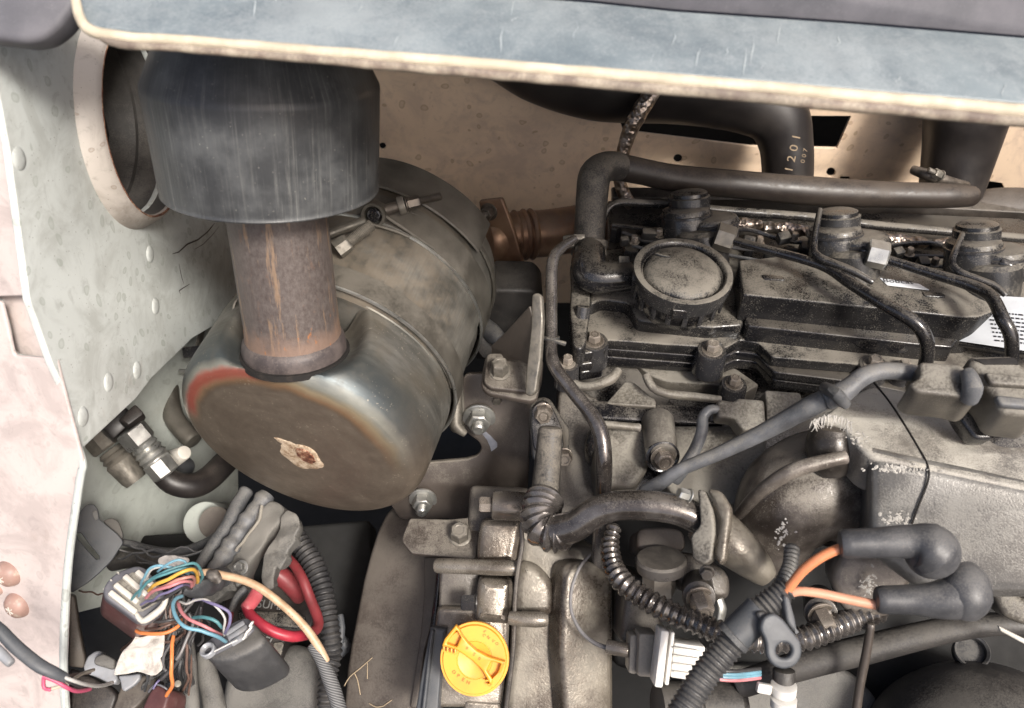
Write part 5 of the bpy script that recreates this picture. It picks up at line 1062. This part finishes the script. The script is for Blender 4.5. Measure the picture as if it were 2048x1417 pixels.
solo('grey_coolant_tube', 'long grey cloth-covered hose crossing the lower right corner', 'hose', tube([(1480, 1370, .70, 26), (1595, 1333, .69, 29), (1736, 1298, .68, 29), (1877, 1264, .67, 26), (1983, 1249, .665, 23), (2100, 1255, .66, 22)], 26), M['fuzzydark'])
solo('thin_brown_rod', 'thin rusty brown rod running down to the bottom edge', 'rod', tube([(1742, 1250, .64, 8), (1732, 1310, .645, 9), (1720, 1370, .65, 9), (1708, 1450, .655, 10)], 16), M['bracket'])
solo('alternator_dome', 'big dusty grey dome of a rounded housing in the bottom right corner', 'housing', dent(ball(W(1950, 1510, .72), rr(215, .72), 1, .8, .95, u=48, v=30), .001, 20), M['fuzzydark'])
T = thing('filter_canister', 'grey cylindrical canister at the bottom edge below the white plug', 'canister', 1420, 1417, .68)
part(T, 'canister', lathe(W(1310, 1420, .70), cv(1, .0, -.1), [(0, .017), (.003, .0225), (.034, .0225), (.035, .0215), (.036, .0225), (.068, .0222), (.074, .018), (.076, .001)], 40), M['fuzzydark'])
T = thing('hose_clip', 'dirty white plastic hose clip at the bottom edge under the grey hose', 'clip', 1560, 1417, .65)
part(T, 'stub', cyl(W(1568, 1340, .66), W(1566, 1440, .66), rr(22, .66)), M['fuzzydark'])
for y in (1378, 1405): part(T, 'clip_band', lathe(W(1567, y, .655), cv(0, 1, .3), [(-.004, .0085), (-.0035, .0098), (.0035, .0098), (.004, .0085)], 28), M['white'])
part(T, 'clip_tab', pxbox(1530, 1380, .65, 30, 20, .006, -10, None, .0015), M['white'])
T = thing('ring_opening', 'dark round opening with a raised rim right of the grey hose', 'port', 1945, 1320, .74)
part(T, 'rim', lathe(W(1944, 1302, .72), cv(-.2, .5, .8), [(-.01, .014), (0, .0145), (.0015, .0135), (0, .0115), (-.006, .011)], 36), M['loom'])
solo('dark_block', 'dusty dark block filling the corner under the alternator hose', 'block', slab(PC(1650, 1400, .76, 0, .2, 1), [(1420, 1330), (1700, 1340), (1760, 1400), (1760, 1500), (1400, 1500)], .05, .006, .01), M['rubblegrey'])
T = thing('edge_clamp', 'dusty clamp with a bright edge strip at the right border', 'clamp', 2020, 1240, .62)
part(T, 'body', slab(PC(2015, 1200, .63, -.2, .1, 1), XP('i', [(1790, 720), (1900, 740), (1984, 800), (2100, 830), (2100, 960), (1984, 950), (1870, 900), (1830, 830)]), .03, .005, .005), M['castdust'])
part(T, 'edge_strip', slab(PC(2015, 1200, .62, -.2, .1, 1), XP('i', [(1840, 950), (2100, 1080), (2100, 1110), (1960, 1040), (1850, 980)]), .004, .001, .001), M['ivory'])
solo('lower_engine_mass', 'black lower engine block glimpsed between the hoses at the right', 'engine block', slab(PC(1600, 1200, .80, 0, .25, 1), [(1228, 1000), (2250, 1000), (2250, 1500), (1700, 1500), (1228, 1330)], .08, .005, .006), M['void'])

# ================= LOWER LEFT: WIRING =================
solo('left_dark_backing', 'black block put in as the dark background under the loose wiring', 'frame', slab(PC(400, 1250, .92, 0, .35, .9), [(100, 1080), (500, 1060), (740, 1040), (760, 1500), (60, 1500)], .05, .004, .006), M['void'])  # added block, its black stands in for the dark background
T = thing('black_bracket', 'thin black slotted bracket sticking out behind the front plate', 'bracket', 190, 1180, .80)
part(T, 'bracket_plate', slab(PC(190, 1100, .80, .25, .25, .9), XP('j', [(120, 380), (175, 180), (200, 130), (240, 92), (285, 92), (312, 130), (318, 190), (350, 215), (440, 290), (470, 330), (472, 350), (400, 460), (330, 530), (250, 600), (130, 675)]), .0035, .001, .004, holes=[XP('j', [(170, 280), (200, 280), (250, 350), (318, 430), (322, 450), (300, 452), (240, 390), (180, 320)])]), M['greyrubber'])
part(T, 'ear', slab(PC(220, 1060, .815, .25, .25, .9), XP('j', [(340, 200), (400, 180), (445, 205), (475, 290), (470, 330), (400, 300)]), .004, .001, .006), M['fuzzydark'])
part(T, 'worn_spot', blob(PC(190, 1100, .7985, .25, .25, .9), *X('j', 295, 165), .0025, .005, 20, .0002, 3), M['cable'])
solo('dark_cable_run', 'dark cable running from the black bracket to the wrapped harness', 'cable', tube(XP3('j', [(430, 330, .84, 20), (520, 350, .84, 24), (640, 380, .84, 22), (760, 400, .84, 24), (880, 390, .835, 26), (1010, 345, .83, 30), (1100, 290, .83, 34)]), 16), M['tape'])
solo('drooping_cloth_hose', 'flat black hose behind the maroon connector', 'hose', tube(XP3('j', [(400, 470, .86, 60), (520, 440, .86, 70), (680, 460, .86, 76), (860, 470, .86, 60)]), 16), M['fuzzydark'])
solo('wrapped_harness', 'black taped wiring harness under the muffler, left of two', 'harness', tube(XP3('k', [(300, 10, .83, 48), (240, 110, .82, 50), (190, 220, .81, 50), (110, 330, .80, 48), (30, 450, .79, 42), (-30, 560, .78, 36)]), 20, wob=.2), M['tape'])
solo('wrapped_harness', 'grey taped wiring harness with dusty tape turns, right of two', 'harness', tube(XP3('k', [(430, 40, .82, 58), (340, 160, .81, 60), (260, 270, .80, 60), (190, 380, .79, 58), (120, 480, .78, 50), (60, 570, .77, 42), (10, 660, .765, 40)]), 22, wob=.18, corr=(.013, .0008)), M['cable'])
T = thing('mud_caked_channel', 'mud-caked slanting channel with ragged tape and one bright bolt', 'channel', 500, 1180, .78)
cp_ = PC(500, 1100, .79, -.2, .45, .85)
part(T, 'channel_face', rough(slab(cp_, XP('k', [(440, 60), (520, 110), (560, 150), (420, 330), (330, 440), (300, 520), (300, 600), (240, 640), (100, 690), (0, 700), (-20, 640), (80, 560), (200, 440), (330, 200)]), .02, .003, .004), .003, 55), M['channel'])
part(T, 'ragged_flange', rough(slab(cp_.up(.008), XP('k', [(560, 130), (610, 140), (645, 195), (640, 240), (600, 300), (610, 330), (560, 390), (570, 430), (520, 510), (490, 500), (470, 560), (480, 620), (440, 640), (400, 600), (390, 500), (410, 420), (470, 320), (500, 230)]), .012, .002, .002), .0035, 90), M['channel'])
part(T, 'ragged_flange', rough(slab(cp_.up(.006), XP('k', [(0, 620), (90, 560), (200, 600), (260, 640), (150, 680), (80, 740), (-20, 700)]), .012, .003, .003), .0035, 80), M['rubblegrey'])
part(T, 'dust_ridge', dent(tube(XP3('k', [(400, 110, .795, 12), (380, 200, .79, 10), (300, 300, .785, 10), (240, 400, .78, 10)]), 10), .002, 90), M['castdust'])
part(T, 'bright_bolt', hexbolt(cp_.up(.012).hit(*X('k', 268, 505)), cv(-.2, .3, .9), rr(11, .77), .006, 1.35), M['zinc'])

# battery / fuse box
T = thing('battery_box', 'dirty black box with raised letters lying under the red cable', 'box', 500, 1340, .86)
bb = PC(520, 1240, .845, 0, .55, .83)
part(T, 'lid', slab(bb, XP('k', [(150, 640), (700, 600), (760, 800), (720, 900), (560, 960), (520, 1060), (490, 1190), (455, 1225), (380, 1225), (200, 1230), (150, 900)]), .03, .003, .004), M['darkhose'])
part(T, 'raised_rim', slab(bb.up(.003), XP('k', [(475, 990), (530, 985), (545, 1000), (505, 1160), (478, 1218), (440, 1222), (400, 1215), (430, 1180), (470, 1060)]), .004, .0012, .002), M['cover'])
part(T, 'ledge', slab(bb.up(.003), XP('k', [(240, 780), (640, 790), (690, 830), (640, 900), (400, 880), (250, 850)]), .006, .002, .003), M['cover'])
bm = text(bb.up(.001), *X('k', 468, 750), 'SUMA', rr(24, .84), -6, .0012); text(bb.up(.004), *X('k', 415, 975), 'HEI', rr(22, .84), -20, .0012, bm)
part(T, 'raised_letters', bm, M['batttxt'])
solo('mud_covered_housing', 'mud-caked grey housing below the battery box at the bottom edge', 'housing', rough(slab(PC(560, 1360, .83, 0, .5, .85), XP('k', [(150, 1180), (420, 1240), (560, 1010), (660, 1000), (750, 1060), (780, 1200), (780, 1600), (100, 1600)]), .05, .01, .015), .005, 30, .01), M['rubblegrey'])
solo('grey_pipe', 'mud-spotted grey pipe rising at the bottom edge between the connectors', 'pipe', dent(tube(XP3('j', [(870, 900, .78, 40), (890, 1020, .775, 48), (900, 1150, .77, 50), (915, 1300, .765, 48), (930, 1480, .76, 46)]), 20), .0008, 60), M['rubblegrey'])
solo('grey_pipe', 'second mud-spotted pipe running under the black round connector', 'pipe', dent(tube(XP3('j', [(1000, 1060, .79, 50), (1020, 1180, .785, 60), (1050, 1320, .78, 70), (1080, 1480, .775, 74)]), 20), .0012, 60), M['rubblegrey'])
solo('corrugated_loom', 'thick black corrugated loom running down beside the dark gap', 'loom', tube(XP3('k', [(560, 200, .86, 50), (640, 330, .85, 62), (730, 470, .84, 66), (790, 620, .83, 66), (820, 780, .82, 62), (850, 950, .81, 60), (860, 1080, .81, 56), (830, 1220, .80, 56), (820, 1480, .79, 58)]), 26, corr=(.0052, .0011)), M['darkloom'])
solo('dark_red_stub', 'dull dark red rubber boot behind the mud-caked channel', 'boot', tube(XP3('k', [(460, 520, .82, 46), (540, 570, .825, 62), (610, 640, .83, 58), (640, 700, .84, 44)]), 22), M['darkred'])
T = thing('red_cable', 'bright red battery cable looping in front of the black box', 'cable', 600, 1290, .74)
part(T, 'near_run', tube(XP3('k', [(300, 760, .74, 30), (330, 815, .735, 34), (400, 875, .73, 35), (490, 925, .73, 35), (600, 952, .735, 35), (700, 938, .75, 34)]), 22), M['red'])
part(T, 'far_run', tube(XP3('k', [(690, 940, .752, 34), (755, 905, .765, 34), (765, 840, .775, 34), (720, 720, .785, 34), (670, 590, .79, 33), (620, 500, .80, 31), (560, 430, .81, 28)]), 22), M['darkred'])
part(T, 'boot_sleeve', tube(XP3('k', [(300, 768, .738, 42), (330, 735, .742, 44), (360, 690, .75, 46), (375, 650, .755, 40)]), 24), M['peach'] if False else plain('pink faded boot', (.62, .12, .14), .4, 0, .3, .1, 200, .4, (.5, .22, .22)))
solo('short_black_lead', 'short grey lead with a red tip above the black round connector', 'lead', tube(XP3('k', [(290, 650, .765, 30), (245, 690, .76, 26), (215, 750, .755, 22), (200, 800, .75, 18)]), 16), M['tape'])
solo('red_lead_tip', 'small faded red sleeve at the end of the short grey lead', 'sleeve', tube(XP3('k', [(203, 800, .749, 16), (195, 850, .745, 16), (175, 890, .745, 13)]), 14), M['darkred'])
T = thing('tan_cable', 'tan cable with black print arching over the red cable into a braided sheath', 'cable', 640, 1300, .72)
part(T, 'cable', tube(XP3('k', [(-20, 540, .70, 20), (60, 535, .70, 24), (150, 555, .70, 26), (260, 580, .70, 26), (370, 625, .70, 26), (490, 710, .70, 26), (610, 815, .70, 26), (700, 915, .70, 27), (770, 1020, .70, 28), (815, 1110, .70, 28)]), 20), M['tan'])
part(T, 'braided_sleeve', tube(XP3('k', [(728, 1010, .702, 34), (775, 1080, .70, 40), (830, 1200, .70, 46), (880, 1340, .70, 48), (920, 1500, .70, 50)]), 24, wob=.06), M['braid'])
part(T, 'frayed_end', dent(tube(XP3('k', [(70, 545, .697, 30), (95, 560, .695, 38), (120, 580, .697, 30)]), 12), .002, 160), M['iron'])
solo('small_grey_pin', 'pale grey pin standing between the loom and the brown guard', 'pin', tube(XP3('k', [(910, 815, .86, 20), (920, 900, .855, 22), (915, 990, .85, 18)]), 16, bm=tube(XP3('k', [(900, 960, .86, 30), (940, 1010, .86, 44), (900, 1060, .86, 36)]), 16)), M['greyrubber'])

# maroon multi-pin connector
c1 = PC(*X('j', 540, 680), .655, .42, .50, .76)
f1 = XP('j', [(345, 640), (385, 575), (450, 525), (560, 490), (620, 505), (700, 600), (762, 700), (758, 760), (720, 815), (640, 862), (575, 862), (480, 790), (355, 700)])
T = thing('maroon_connector', 'maroon multi-pin connector with white pin rows and a fan of coloured wires', 'connector', 250, 1290, .70)
part(T, 'shell', slab(c1.up(-.004), f1, .055, .004, .008), M['maroon'])
part(T, 'front_collar', slab(c1, f1, .010, .002, .008), M['ring'])
for i, L in enumerate(([(385, 665), (560, 800)], [(420, 615), (570, 735)], [(480, 560), (640, 700)], [(560, 530), (680, 640)])):
    a, b_ = [c1.up(.0008).hit(*X('j', *q)) for q in L]
    dr = (b_ - a).normalized(); sd_ = c1.n.cross(dr)
    part(T, 'pin_row', obox((a + b_) / 2, dr * (b_ - a).length / 2, sd_ * .0022, c1.n * .0026, .0012), M['ivory'])
part(T, 'white_edge', tube(XP3('j', [(560, 805, .650, 14), (600, 850, .648, 20), (660, 820, .648, 24), (730, 760, .649, 22), (755, 700, .651, 14)]), 14), M['ivory'])
part(T, 'pin_bed', slab(c1.up(.0006), XP('j', [(400, 620), (540, 530), (690, 640), (720, 720), (600, 790), (560, 790)]), .001, .0003, .001), M['castdust'])
for q in ((395, 585, 16), (440, 535, 16), (350, 645, 16)):
    part(T, 'coding_rib', pxbox(*X('j', q[0], q[1]), .672 if q[0] < 300 else .652, q[2] / 3.2, q[2] / 4.2, .006, -25, (.3, .4, .8), .001), M['ivory'])

# black round connector
c2 = PC(*X('k', 200, 950), .665, -.22, .72, .66)
f2_ = XP('k', [(0, 1030), (20, 1000), (100, 940), (180, 880), (240, 845), (300, 825), (345, 860), (350, 900), (300, 950), (200, 1010), (100, 1060), (50, 1080), (10, 1065)])
T = thing('black_round_connector', 'black round connector with pale pin rows and four coloured wires', 'connector', 470, 1370, .71)
part(T, 'shell', slab(c2.up(-.002), XP('k', [(5, 1045), (60, 950), (160, 880), (280, 830), (350, 860), (420, 950), (400, 1000), (300, 1060), (180, 1110), (60, 1110)]), .055, .005, .01), M['loom'])
part(T, 'front_collar', slab(c2, f2_, .006, .0015, .006), M['ring'])
for (xa, ya, xb, yb) in ((170, 940, 290, 862), (185, 972, 310, 890), (205, 1000, 300, 940)):
    a, b_ = c2.up(.0014).hit(*X('k', xa, ya)), c2.up(.0014).hit(*X('k', xb, yb)); dr = (b_ - a).normalized()
    part(T, 'pin_row', obox((a + b_) / 2, dr * (b_ - a).length / 2, c2.n.cross(dr) * .0022, c2.n * .0018, .0009), M['clearplastic'])
for (x, y) in ((285, 960), (300, 930), (322, 905), (328, 875)):
    part(T, 'coding_rib', pxbox(*X('k', x, y), .656, 5, 12, .004, -35, None, .0008), M['white'])
part(T, 'bright_edge', tube(XP3('k', [(60, 1065, .655, 5), (150, 1020, .652, 5), (240, 975, .650, 5)]), 8), M['white'])
part(T, 'key_tab', lathe(W(*X('k', 45, 1035), .654), cv(-.2, .7, .7), [(-.004, .0060), (.0, .0060), (.0008, .0050), (-.001, .0030), (-.003, .0029)], 20, cap=False), M['clearplastic'])

WI = [
 ('teal', 'teal wire arching highest over the maroon connector to the frayed harness end', 8.5, [(530, 712, .640), (570, 660, .625), (640, 590, .615), (740, 540, .612), (840, 500, .615), (930, 480, .62), (972, 500, .63), (985, 560, .645), (970, 600, .66)]),
 ('blue', 'pale blue wire with a tight arch at the left of the wire fan', 7.5, [(575, 690, .638), (605, 600, .622), (640, 510, .616), (700, 478, .615), (770, 490, .617), (860, 520, .62), (940, 540, .64)]),
 ('white', 'white wire hugging the pale blue arch', 6.5, [(590, 680, .640), (625, 590, .626), (655, 520, .621), (700, 492, .619), (760, 500, .622)]),
 ('blue', 'bright blue wire twisting over the top of the fan', 7.5, [(700, 530, .618), (770, 480, .612), (840, 460, .612), (885, 480, .616), (850, 520, .62), (900, 545, .635)]),
 ('teal', 'second teal wire just below the highest arch', 8, [(640, 600, .618), (720, 560, .608), (820, 520, .609), (900, 505, .615), (950, 530, .63), (960, 590, .65)]),
 ('yellow', 'bright yellow wire across the middle of the fan', 10.5, [(640, 655, .625), (680, 618, .612), (760, 580, .605), (850, 545, .605), (910, 530, .61), (948, 548, .62), (955, 600, .645)]),
 ('salmon', 'salmon wire right under the yellow one', 9.5, [(650, 672, .625), (720, 625, .612), (820, 590, .607), (890, 570, .61), (935, 580, .62), (930, 620, .64)]),
 ('pink', 'pink wire lowest of the bright ones in the fan', 9.5, [(622, 700, .628), (680, 655, .614), (770, 620, .608), (860, 592, .61), (915, 600, .62), (915, 630, .64)]),
 ('purple', 'dull purple wire under the pink one', 8, [(590, 745, .640), (680, 700, .622), (770, 665, .614), (860, 625, .615), (910, 620, .64)]),
 ('black', 'black wire lowest in the fan', 8, [(600, 765, .640), (700, 715, .625), (790, 680, .618), (870, 640, .62), (920, 640, .65)]),
 ('orange', 'orange wire bending under the maroon connector', 11, [(560, 915, .66), (600, 935, .655), (680, 942, .65), (760, 925, .65), (830, 885, .655), (850, 830, .67)]),
 ('brown', 'brown wire dropping from the harness behind the loops', 8, [(850, 690, .67), (800, 720, .665), (775, 790, .66), (790, 860, .662), (830, 890, .67)]),
 ('black', 'black wire running beneath the orange bend', 9, [(640, 850, .668), (720, 860, .66), (800, 850, .66), (860, 820, .67)]),
 ('brown', 'dark brown wire under the white pin edge', 8, [(620, 905, .667), (700, 905, .658), (780, 880, .658), (840, 850, .67)]),
 ('orange', 'orange wire hanging straight down to the bottom maroon plug', 11, [(800, 950, .69), (785, 1010, .685), (785, 1100, .68), (796, 1190, .68), (790, 1270, .685), (755, 1335, .69)]),
 ('blue', 'pale blue wire sagging from the harness to the black round connector', 11, [(855, 690, .665), (810, 715, .655), (798, 780, .645), (830, 850, .64), (900, 890, .638), (1000, 915, .64), (1080, 945, .645), (1140, 985, .655)]),
 ('pink', 'pink striped wire sagging inside the pale blue one', 10, [(830, 735, .663), (850, 790, .652), (900, 840, .647), (980, 875, .645), (1060, 910, .648), (1110, 940, .658)]),
 ('white', 'white wire curling beside the purple loop', 7, [(840, 725, .663), (880, 738, .655), (940, 722, .648), (1010, 722, .64), (1090, 765, .638), (1140, 830, .64), (1130, 900, .645), (1130, 945, .655)]),
 ('purple', 'purple wire looping high into the black round connector', 9, [(930, 715, .652), (990, 712, .645), (1060, 738, .638), (1130, 780, .636), (1165, 812, .637), (1158, 870, .64), (1135, 930, .65)]),
 ('teal', 'short teal wire behind the pink striped one', 10, [(925, 830, .67), (980, 832, .665), (1050, 855, .662), (1115, 895, .665)]),
 ('black', 'black wire bundle falling between the two connectors', 12, [(900, 800, .70), (930, 880, .70), (880, 980, .695), (850, 1060, .69), (800, 1150, .69), (720, 1230, .69)]),
 ('grey', 'grey wire falling beside the hanging orange one', 9, [(930, 860, .695), (900, 950, .69), (850, 1050, .685), (820, 1100, .685)]),
 ('black', 'black twisted wire at the back of the gap between the connectors', 10, [(980, 760, .70), (960, 850, .70), (930, 930, .70), (900, 1000, .70)]),
 ('brown', 'thin tan-brown wire running left behind the front plate', 5, [(190, 655, .79), (240, 665, .78), (300, 678, .77), (350, 672, .76)]),
 ('purple', 'thin purple wire reaching the bottom maroon plug', 6, [(760, 1180, .70), (720, 1215, .695), (690, 1250, .69), (670, 1290, .69)]),
]
for cname, lab, r_, pts in WI:
    solo('wire', lab, 'wire', tube([X('j', p[0], p[1]) + (p[2], r_ / 3.2425 * 1.15) for p in pts], 12, jit=.0022), M['w_' + cname])
solo('frayed_harness_end', 'ragged black taped harness end where the coloured wires come out', 'harness', dent(tube(XP3('j', [(880, 640, .69, 40), (960, 640, .70, 60), (1040, 610, .72, 64), (1120, 560, .75, 60)]), 20), .003, 90), M['tape'])
solo('paper_scrap', 'crumpled white paper scrap behind the top of the wire fan', 'paper', rough(slab(PC(*X('j', 780, 470), .66, .1, .2, 1), XP('j', [(690, 470), (740, 430), (800, 418), (870, 440), (892, 480), (820, 520), (720, 510)]), .003, .001, .002), .0035, 110), M['paper'])
pb = PC(*X('j', 590, 1070), .68, .1, .35, .9)
bm = slab(pb, XP('j', [(530, 950), (640, 945), (752, 950), (748, 1030), (738, 1062), (718, 1075), (724, 1160), (700, 1190), (560, 1192), (425, 1202), (450, 1120), (490, 1020)]), .002, .0006, .001)
solo('paper_tag', 'crumpled dirty white paper tag hanging under the maroon connector', 'tag', rough(bm, .004, 75, .004), M['paper'])
T = thing('grey_clip_connector', 'small broken grey plastic connector left of the paper tag', 'connector', 200, 1340, .72)
part(T, 'body', slab(PC(*X('j', 310, 1150), .71, .1, .4, .9), XP('j', [(212, 1150), (240, 1080), (290, 1045), (330, 1045), (350, 1100), (430, 1110), (420, 1180), (440, 1230), (420, 1265), (370, 1250), (300, 1215), (225, 1190)]), .012, .002, .002), M['clearplastic'])
part(T, 'mud_fill', dent(slab(PC(*X('j', 340, 1110), .703, .1, .4, .9), XP('j', [(290, 1080), (340, 1060), (430, 1100), (410, 1170), (330, 1150), (280, 1130)]), .006, .002, .003), .001, 120), M['rubblegrey'])
part(T, 'broken_latch', slab(PC(*X('j', 500, 1240), .705, .1, .4, .9), XP('j', [(440, 1205), (520, 1200), (583, 1190), (585, 1225), (550, 1265), (480, 1310), (462, 1290), (455, 1240)]), .006, .0015, .002), M['clearplastic'])
T = thing('bottom_plug', 'maroon-brown plug at the bottom edge below the paper tag', 'plug', 310, 1417, .71)
part(T, 'plug_body', slab(PC(*X('j', 690, 1340), .70, -.2, .5, .85), XP('j', [(690, 1255), (765, 1290), (770, 1340), (720, 1500), (560, 1500), (600, 1400), (640, 1310)]), .03, .003, .004), M['maroon'])
part(T, 'plug_rim', tube(XP3('j', [(640, 1310, .694, 7), (690, 1262, .692, 7), (765, 1298, .692, 7), (768, 1340, .694, 6)]), 8), M['ring'])
solo('brown_box', 'flat brown relay box at the bottom edge left of the maroon plug', 'box', slab(PC(*X('j', 560, 1320), .735, .1, .5, .85), XP('j', [(470, 1240), (600, 1200), (700, 1210), (660, 1310), (560, 1417), (420, 1500), (400, 1417)]), .03, .003, .004), M['shroud'])
solo('rusty_upright', 'rusty brown upright just behind the edge of the front plate', 'upright', slab(PC(160, 1280, .74, .3, .1, .9), XP('j', [(120, 680), (160, 690), (190, 900), (230, 1100), (222, 1160), (120, 1150)]), .01, .002, .003), M['shroud'])
solo('black_rubber_flap', 'black rubber flap at the bottom edge behind the front plate', 'flap', slab(PC(200, 1380, .73, .1, .4, .9), XP('j', [(120, 1150), (240, 1200), (400, 1280), (440, 1330), (380, 1500), (120, 1500)]), .012, .003, .004), M['darkhose'])
solo('bolt_end', 'small pale bolt end beside the hanging orange wire', 'bolt', cyl(W(*X('j', 828, 1258), .70), W(*X('j', 830, 1262), .74), rr(7, .7)), M['dullzinc'])
# harness hanging in front of the front plate
T = thing('front_harness', 'black woven harness lying across the front plate with pink, white and cream wires', 'harness', 100, 1350, .56)
part(T, 'woven_sleeve', tube(XP3('g', [(-60, 930, .55, 34), (0, 975, .55, 36), (70, 1050, .55, 38), (150, 1120, .55, 38), (230, 1180, .55, 38), (310, 1218, .553, 34), (372, 1245, .558, 26)]), 24, sq=.7), M['greyrubber'])
for cname, r_, pts in (('white', 11, [(350, 1235, .556), (420, 1262, .56), (500, 1285, .58), (570, 1290, .61), (635, 1272, .66)]),
                       ('hotpink', 12, [(245, 1235, .56), (320, 1265, .562), (380, 1300, .565), (440, 1320, .58), (510, 1308, .60)]),
                       ('hotpink', 11, [(262, 1225, .565), (248, 1250, .565), (250, 1300, .565), (285, 1312, .565)]),
                       ('cream', 10, [(270, 1310, .566), (330, 1296, .567), (400, 1262, .57), (470, 1220, .60), (530, 1200, .66)]),
                       ('black', 13, [(340, 1225, .56), (390, 1262, .562), (450, 1285, .58), (520, 1290, .62)]),
                       ('brown', 9, [(365, 1240, .57), (440, 1225, .60), (510, 1215, .66)])):
    part(T, cname.replace('hot', '') + '_wire', tube([X('g', p[0], p[1]) + (p[2], r_ / 2.8343) for p in pts], 12), M['w_' + cname])
solo('white_rubber_foot', 'pale plastic tube end poking out at the left border below the black harness', 'tube', tube(XP3('g', [(-40, 1060, .565, 26), (10, 1110, .565, 30), (60, 1160, .563, 26)]), 18), M['clearplastic'])

# tangle of thin dark strands between and behind the connectors
T = thing('wire_tangle', 'tangle of thin dark wires and tape scraps in the gaps behind the two connectors', 'wires', 330, 1330, .76)
random.seed(21)
for k in range(34):
    x0, y0 = random.uniform(760, 1000), random.uniform(640, 900); x1, y1 = random.uniform(380, 1000), random.uniform(1000, 1417)
    mx, my = (x0 + x1) / 2 + random.uniform(-120, 120), (y0 + y1) / 2 + random.uniform(-60, 60)
    m_ = random.choice(['w_black', 'w_black', 'tape', 'w_brown', 'w_grey', 'loom'])
    part(T, 'strand', tube(XP3('j', [(x0, y0, .735, random.uniform(6, 11)), (mx, my, random.uniform(.715, .74), random.uniform(6, 12)), (x1, y1, .745, random.uniform(6, 11))]), 8, jit=.006), M[m_])
T = thing('upper_wire_tangle', 'thin dark wires threaded behind the wire fan and the grey bracket', 'wires', 400, 1180, .80)
for k in range(4):
    x0, y0 = random.uniform(420, 560), random.uniform(330, 470); x1, y1 = random.uniform(900, 1250), random.uniform(200, 620)
    part(T, 'strand', tube(XP3('j', [(x0, y0, .80, 7), ((x0 + x1) / 2, (y0 + y1) / 2 + random.uniform(-20, 90), .79, 8), (x1, y1, .80, 8)]), 8, jit=.008), M[random.choice(['w_black', 'tape', 'loom', 'w_grey'])])
